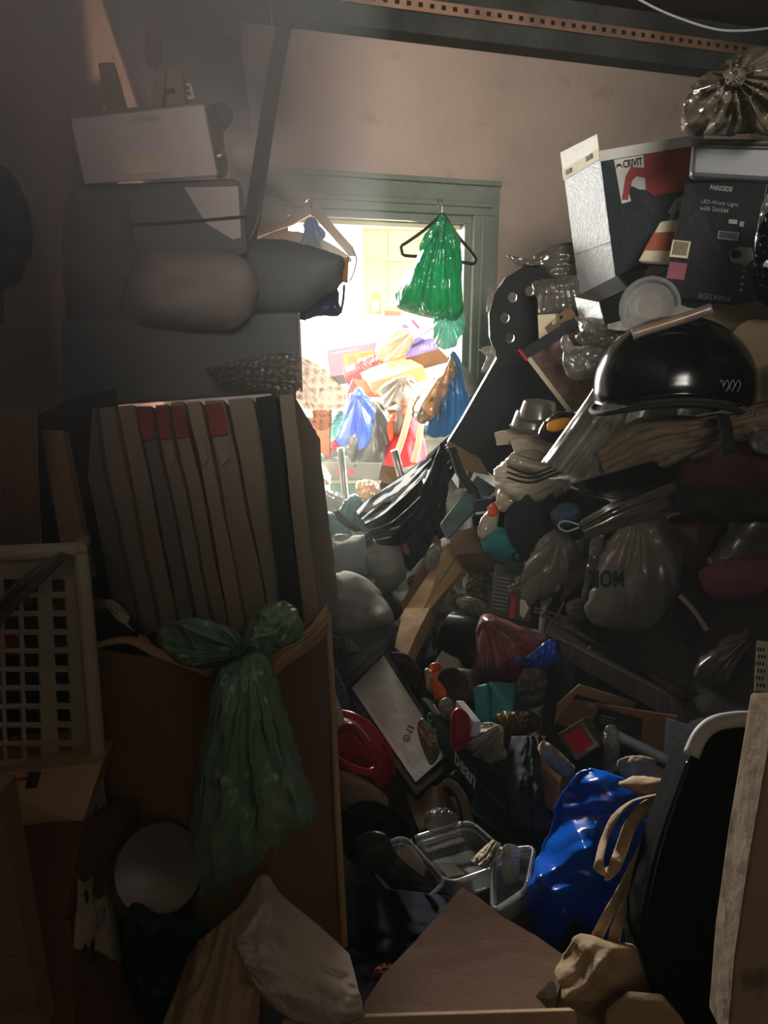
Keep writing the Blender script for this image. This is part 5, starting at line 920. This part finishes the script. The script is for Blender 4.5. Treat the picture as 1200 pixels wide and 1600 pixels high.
# red plastic basket on the left
r = blob('red_basket', [(528,1114),(555,1118),(585,1140),(608,1165),(616,1190),(610,1225),(598,1243),(578,1225),(560,1210),(520,1205),(508,1170)], 1.62, .08, M['red'], mode='soft', amp=.04, flat=.7, jit=0, **Lb('red plastic basket with a hooped handle and slots', 'basket'))
sweep('handle', [P(520,1150,1.5),P(548,1135,1.46),(P(575,1165,1.46)),P(592,1190,1.48),P(580,1206,1.47),P(550,1200,1.45),P(518,1182,1.47)], .009, M['red'], parent=r)
sweep('basket_rim', [P(528,1113,1.55),P(556,1120,1.51),P(588,1146,1.49),P(610,1178,1.5),P(612,1210,1.53)], .008, M['red'], parent=r)
sweep('white_band', [P(532,1122,1.52),P(552,1132,1.49),P(568,1150,1.48),P(576,1160,1.48)], .009, M['white'], ry=.004, parent=r)
for i in range(4): sweep('slot', [P(578+i*9,1138+i*13,1.50+.004*i),P(594+i*6,1150+i*14,1.51)], .0022, M['ink'], parent=r, n=5)
vb('white_bag', [(505,1035),(516,1040),(524,1080),(536,1120),(530,1145),(515,1152),(505,1130)], -.5, .03, 'f_white', 'white film bag hanging over the corner of the large carton', 'bag')
vb('blue_grey_cloth', [(514,1038),(525,1045),(542,1080),(545,1105),(535,1115),(522,1080)], -.38, .02, 'blue_cloth', 'slate blue cloth beside the white film bag', 'cloth')
vb('buff_cloth', [(515,1205),(560,1212),(600,1240),(605,1262),(560,1265),(525,1275)], -.15, .04, 'canvas', 'buff cloth lying under the red basket', 'cloth', mode='soft')
vb('black_bag', [(530,1275),(560,1255),(600,1258),(635,1285),(650,1330),(600,1350),(545,1345)], -.12, .07, 'f_black', 'black bin bag under the buff cloth', 'bag')
tube('black_cable', [(605,1225,1.5),(622,1250,1.46),(640,1290,1.42),(648,1320,1.38)], .0035, M['blackg'], **Lb('black cable curving down from the red basket', 'cable'))
qbox('brown_carton', [(632,1240,1.62),(690,1225,1.6),(700,1275,1.52),(655,1300,1.5)], .08, M['card_d'], **Lb('brown carton behind the clear ball', 'carton'))
for i, pts in enumerate(([(682,1235,1.66),(700,1222,1.65),(722,1245,1.62),(734,1290,1.56)], [(695,1260,1.64),(703,1248,1.62),(710,1268,1.6),(709,1296,1.56)])):
    sweep('cloth_strap', [P(*p) for p in pts], .014, M['canvas'], ry=.004, **Lb(['upper','lower'][i]+' beige cloth handle left of the green slotted basket', 'strap'))
blob('clear_packaging', [(662,1280),(672,1266),(690,1261),(708,1268),(716,1284),(704,1296),(685,1302),(668,1296)], 1.42, .035, M['f_clear'], amp=.7, **Lb('crinkled clear ball of packaging behind the clear trays', 'packaging'))
# green slotted basket
def slots(q, nx, ny, m=.2):
    hs = []
    L = lambda u, v: ((q[0][0]*(1-u)+q[1][0]*u)*(1-v)+(q[3][0]*(1-u)+q[2][0]*u)*v, (q[0][1]*(1-u)+q[1][1]*u)*(1-v)+(q[3][1]*(1-u)+q[2][1]*u)*v)
    for i in range(nx):
        for j in range(ny):
            u0, u1 = .06+.88*(i+m)/nx, .06+.88*(i+1-m)/nx; v0, v1 = .08+.84*(j+m*.5)/ny, .08+.84*(j+1-m*.5)/ny
            hs.append([L(u0,v0),L(u1,v0),L(u1,v1),L(u0,v1)])
    return hs
q = [(742,1225),(845,1315),(838,1345),(735,1268)]
b = plate('slotted_basket', q, lambda x, y: 1.55-(y-1225)*.0016, .004, M['crate_d'], holes=slots(q, 16, 2), **Lb('dark green slotted basket half buried beside the clear trays', 'basket'))
sweep('basket_rim', [P(742,1222,1.555),P(847,1314,1.41)], .008, M['crate_d'], parent=b)
q = [(870,1385),(930,1440),(925,1500),(850,1500)]
b = plate('slotted_basket', q, lambda x, y: 1.28-(y-1385)*.0012, .004, M['crate_d'], holes=slots(q, 11, 3), **Lb('dark green slotted basket under the bright blue bag', 'basket'))
sweep('basket_rim', [P(870,1383,1.285),P(932,1440,1.21)], .008, M['crate_d'], parent=b)
# clear hinged tray
def tray(name, q, depth, label, lipr=.0045):
    """q: TL TR BR BL rim corners (px,py,Y); clear tub sunk below the rim"""
    c = [P(*p) for p in q]; n = (c[1]-c[0]).cross(c[3]-c[0]).normalized()
    if n.dot(EYE-c[0]) > 0: n = -n
    def loop(ins, d, k=10):
        ce = centroid(c); pts = []
        cc = [ce+(p-ce)*(1-ins)+n*d for p in c]
        for i in range(4):
            a, b, e = cc[i-1], cc[i], cc[(i+1) % 4]
            for s in range(k):
                t = s/(k-1); p0_ = b.lerp(a, .18); p2_ = b.lerp(e, .18)
                pts.append(p0_*(1-t)**2+b*2*t*(1-t)+p2_*t*t)
        return pts
    rings = [loop(-.03,0), loop(0,0), loop(.05,depth*.15), loop(.08,depth*.2), loop(.16,depth), loop(.25,depth*1.0)]
    vs = [p for r in rings for p in r]; m = len(rings[0]); fs = []
    for k in range(len(rings)-1):
        for i in range(m): fs.append((k*m+i, k*m+(i+1) % m, (k+1)*m+(i+1) % m, (k+1)*m+i))
    fs.append(tuple((len(rings)-1)*m+i for i in range(m)))
    o = mk(name, vs, fs, M['tray'], smooth=True, solid=.0012, label=label, cat='tray')
    lp = loop(-.015,-.001); lp.append(lp[0]); sweep('rolled_rim', lp, lipr, M['tray_rim'], parent=o, n=120, seg=8, cap=False)
    lp = loop(.07,depth*.2); lp.append(lp[0]); sweep('inner_ridge', lp, .0018, M['tray_rim'], parent=o, n=100, seg=6, cap=False)
    return o
M['tray_rim'] = film('rim_plastic', '#dfe6ea', clear=.3, trans=.5, gloss=.45, rough=.08, bump=.05)
o = tray('food_tray', [(638,1312,1.42),(735,1284,1.44),(805,1345,1.3),(700,1382,1.27)], .055, 'clear rectangular food tray lying open on the rubbish')
pp = [P(685,1351,1.34),P(710,1350,1.33),P(727,1366,1.3),P(700,1372,1.3)]
patch('white_label', Face(pp), rect(0,0,1,1), M['white'], o)
tray('food_tray', [(560,1335,1.34),(632,1308,1.4),(696,1378,1.28),(640,1428,1.22)], .04, 'clear hinged lid joined to the left side of the food tray')
tray('food_tray', [(770,1330,1.3),(835,1325,1.28),(822,1390,1.18),(770,1425,1.16)], .05, 'second clear tray showing behind the right end of the food tray')
blob('cream_card', [(596,1370),(618,1342),(640,1320),(668,1362),(650,1380),(620,1392)], 1.33, .006, M['cream'], mode='soft', amp=.1, **Lb('cream card lying under the clear hinged lid', 'card'))
drape('paper_band', [(735,1345,1.3),(755,1325,1.31),(770,1312,1.32)], [(760,1358,1.26),(772,1345,1.27),(782,1318,1.3)], .015, M['cream'], **Lb('curled cream paper band in the clear food tray', 'paper'))
blob('tissue', [(785,1325),(808,1322),(812,1345),(808,1380),(788,1385)], 1.27, .012, M['cream'], **Lb('cream tissue behind the right end of the food tray', 'tissue'))
blob('clear_bag', [(555,1310),(600,1300),(625,1340),(690,1395),(690,1420),(650,1432),(610,1405),(575,1360)], 1.3, .02, M['vclear'], amp=.9, **Lb('crinkled clear bag hanging from the hinged lid', 'bag'))
# blue bag with canvas handles on the right
bb = blob('blue_bag', [(888,1225),(915,1200),(960,1210),(1010,1232),(1045,1250),(1060,1300),(1045,1390),(1020,1450),(960,1480),(900,1440),(870,1475),(840,1470),(825,1400),(835,1350),(860,1290),(870,1250)], 1.22, .12, M['f_blued'], mode='crumple', ws=.42, amp=.9, N=180, M=44, seed=31, **Lb('bright blue plastic bag crumpled on the right of the trough', 'bag'))
cb = grp('canvas_bag', P(1040,1240,1.2), 'beige canvas bag with long handles over the bright blue bag', 'bag')
blob('bag_body', [(965,1222),(1000,1212),(1050,1222),(1075,1250),(1070,1300),(1045,1290),(1035,1250),(990,1238)], 1.12, .05, M['canvas'], parent=cb, mode='soft')
for pts in ([(1040,1240),(990,1252),(962,1275),(945,1310),(936,1352),(944,1366),(958,1358),(970,1330),(985,1290),(1010,1260),(1045,1246)], [(1052,1262),(1025,1295),(1000,1335),(975,1385),(950,1430),(932,1465)], [(1056,1275),(1032,1310),(1008,1355),(985,1400),(965,1445),(958,1475)]):
    sweep('bag_handle', [P(x, y, .99-(y-1240)*.0006+(.02 if i % 2 else 0)) for i, (x, y) in enumerate(pts)], .009, M['canvas'], ry=.0025, parent=cb, n=70, up=(1,0,.3))
# big black chair back and the post on the right
cp = [(1075,1192),(1090,1155),(1112,1130),(1150,1122),(1210,1124),(1260,1300),(1260,1680),(1090,1680),(1030,1560),(1001,1480),(1003,1450),(1030,1330)]
ch = grp('black_chair', P(1100,1620,.85), 'big black chair back with a grey piped top at the right edge', 'chair')
plate('backrest', cp, lambda x, y: .95-(y-1122)*.00035, .07, mat('chair_black', '#090a09', .95, spec=.1, var=.35, vs=5, speck=.2), bevel=.012, smooth_n=80, parent=ch)
sweep('grey_piping', [P(x, y, .94-(y-1122)*.00035) for x, y in ((1080,1180),(1094,1150),(1116,1131),(1150,1124),(1184,1124))], .011, M['grey_l'], parent=ch)
sweep('red_piping', [P(1180,1124,.93),P(1220,1128,.92)], .012, M['redc'], parent=ch)
sweep('side_piping', [P(1078,1190,.93),P(1030,1330,.87),P(1003,1455,.83)], .005, M['blackg'], parent=ch)
plate('pale_post', [(1212,1120),(1200,1190),(1172,1350),(1150,1500),(1138,1640),(1290,1640),(1290,1120)], .62, .05, M['plaster2'], bevel=.004, **Lb('pale blurred post at the bottom right edge', 'post'))
# bottom of the picture
drape('navy_blanket', [(535,1380,1.28),(532,1450,1.18),(535,1520,1.1),(545,1580,1.0)], [(700,1400,1.25),(740,1450,1.15),(740,1520,1.05),(700,1580,1.0)], .06, M['navy_cloth'], amp=.03, **Lb('navy cloth spread on the floor under the clear trays', 'cloth'))
blob('orange_rag', [(585,1515),(610,1505),(622,1525),(610,1545),(588,1540)], 1.04, .02, mat('dull_orange', '#8a4a28', .9), **Lb('dull orange scrap on the navy cloth behind the card flap', 'rag'))
plate('cardboard_flap', [(721,1386),(748,1402),(790,1435),(838,1462),(883,1494),(878,1530),(862,1585),(856,1640),(560,1640),(570,1566),(600,1520),(640,1480),(680,1435)], lambda x, y: 1.0-(y-1386)*.0012, .005, [M['card_b'], M['card_l']], **Lb('large brown cardboard flap standing up at the bottom centre', 'cardboard'))
blob('clear_scrap', [(820,1580),(845,1545),(862,1530),(870,1560),(858,1590)], .8, .012, M['f_clear'], amp=.8, **Lb('shiny clear scrap right of the cardboard flap', 'film'))
blob('paper_sack', [(862,1530),(880,1490),(905,1460),(950,1468),(1000,1480),(1030,1520),(1060,1600),(1070,1650),(870,1650),(850,1600)], .86, .06, M['canvas'], mode='crumple', ws=.5, amp=.7, N=130, M=34, **Lb('creased brown paper sack at the bottom right of centre', 'sack'))
plate('paper_fold', [(940,1650),(950,1590),(985,1560),(1040,1565),(1070,1600),(1080,1650)], .76, .012, M['canvas'], bevel=.003, **Lb('folded lower edge of brown paper in front of the creased sack', 'paper'))
qbox('front_rail', [(440,1592,.72),(900,1578,.72),(910,1640,.7),(440,1640,.7)], .03, M['canvas'], **Lb('pale wooden rail across the bottom edge of the view', 'rail'))
# ------------------------------------------------------------------ small crushed scraps packed between the larger things
random.seed(77)
spots = [(650,915,'left of the slanting pale carton'),(690,905,'on the upper half of the slanting pale carton'),(760,850,'under the mottled board'),(640,1000,'at the foot of the slanting pale carton'),(700,1000,'in front of the fat black roll'),(650,1100,'on the edge of the framed board'),
 (720,1210,'below the bean lettering'),(770,1215,'left of the dark slate trousers'),(860,950,'behind the wire rack'),(905,1050,'on the upper dark plank'),(850,900,'beside the brown card strip'),(930,1180,'beside the box with the red card'),
 (990,1010,'behind the long carton with orange print'),(1100,970,'on the black holdall'),(610,1000,'under the large smooth grey sack'),(560,1240,'on the buff cloth below the red basket'),(660,1270,'beside the clear crinkled packaging'),(820,1200,'on the dark slate trousers'),
 (830,1330,'at the left edge of the bright blue bag'),(790,870,'on the teal carrier'),(735,985,'above the fat black roll'),(905,560,'on the hardback'),(960,660,'at the top of the plain buff card'),(890,770,'at the rim of the shiny black bowl')]
kinds = [('film_scrap','f_dirty','dusty film scrap','film'),('film_scrap','f_grey','grey film scrap','film'),('film_scrap','f_white','whitish film scrap','film'),('balled_rag','grime','grimy balled rag','rag'),('card_scrap','card_d','crumpled brown card scrap','cardboard'),('balled_rag','dark_cloth','dark balled rag','rag')]
protos = []
for i, (x, y, wh) in enumerate(spots):
    nm, m_, lab_, ct = kinds[i % 6]
    if i < 6:
        n = 9; r = 16
        pts = [(x+r*(.5+.7*random.random())*math.cos(a*2*math.pi/n), y+r*(.4+.7*random.random())*math.sin(a*2*math.pi/n)) for a in range(n)]
        o = blob(nm, pts, D(x,y,.02), .03, M[m_], amp=1.0, N=60, M=14, **Lb('x', ct))
        o.location = P(x, y+12, D(x,y,-.02)); protos.append(o)
    else:
        o = protos[i % 6].copy(); C.objects.link(o); o.location = P(x, y+12, D(x,y,.0))
        o.rotation_euler = (random.uniform(-.6,.6), random.uniform(-.8,.8), random.uniform(0,6)); s_ = random.uniform(.7,1.3); o.scale = (s_,s_,s_)
    o['label'] = lab_+' '+wh; o['group'] = 'crushed scraps packed into the heap'
# ------------------------------------------------------------------ haze volume added to the room, thicker at left in place of lens flare
def haze():
    m, nt = nodes('veil_haze'); L = nt.links.new; N = nt.nodes.new
    v = N('ShaderNodeVolumeScatter'); v.inputs['Anisotropy'].default_value = .3; v.inputs['Color'].default_value = (.86, .98, .95, 1)
    tc = N('ShaderNodeTexCoord'); sx = N('ShaderNodeSeparateXYZ'); L(tc.outputs['Object'], sx.inputs[0])
    mx = N('ShaderNodeMapRange'); mx.inputs['From Min'].default_value = -1.05; mx.inputs['From Max'].default_value = -.36; mx.inputs['To Min'].default_value = 1; mx.inputs['To Max'].default_value = .0; L(sx.outputs['X'], mx.inputs[0])
    mz = N('ShaderNodeMapRange'); mz.inputs['From Min'].default_value = .7; mz.inputs['From Max'].default_value = 1.5; L(sx.outputs['Z'], mz.inputs[0])
    a = N('ShaderNodeMath'); a.operation = 'MULTIPLY'; L(mx.outputs[0], a.inputs[0]); L(mz.outputs[0], a.inputs[1])
    b = N('ShaderNodeMath'); b.operation = 'MULTIPLY_ADD'; b.inputs[1].default_value = 1.5; b.inputs[2].default_value = .01; L(a.outputs[0], b.inputs[0]); L(b.outputs[0], v.inputs['Density'])
    o = N('ShaderNodeOutputMaterial'); L(v.outputs[0], o.inputs['Volume'])
    h = abox('flare_haze', (.38, 1.3, 1.43), (2.3, 3.2, 2.7), m, bevel=0)
    h['kind'] = 'stuff'; h['label'] = 'haze volume added over the left stack in place of lens flare'; h['category'] = 'haze'
haze()
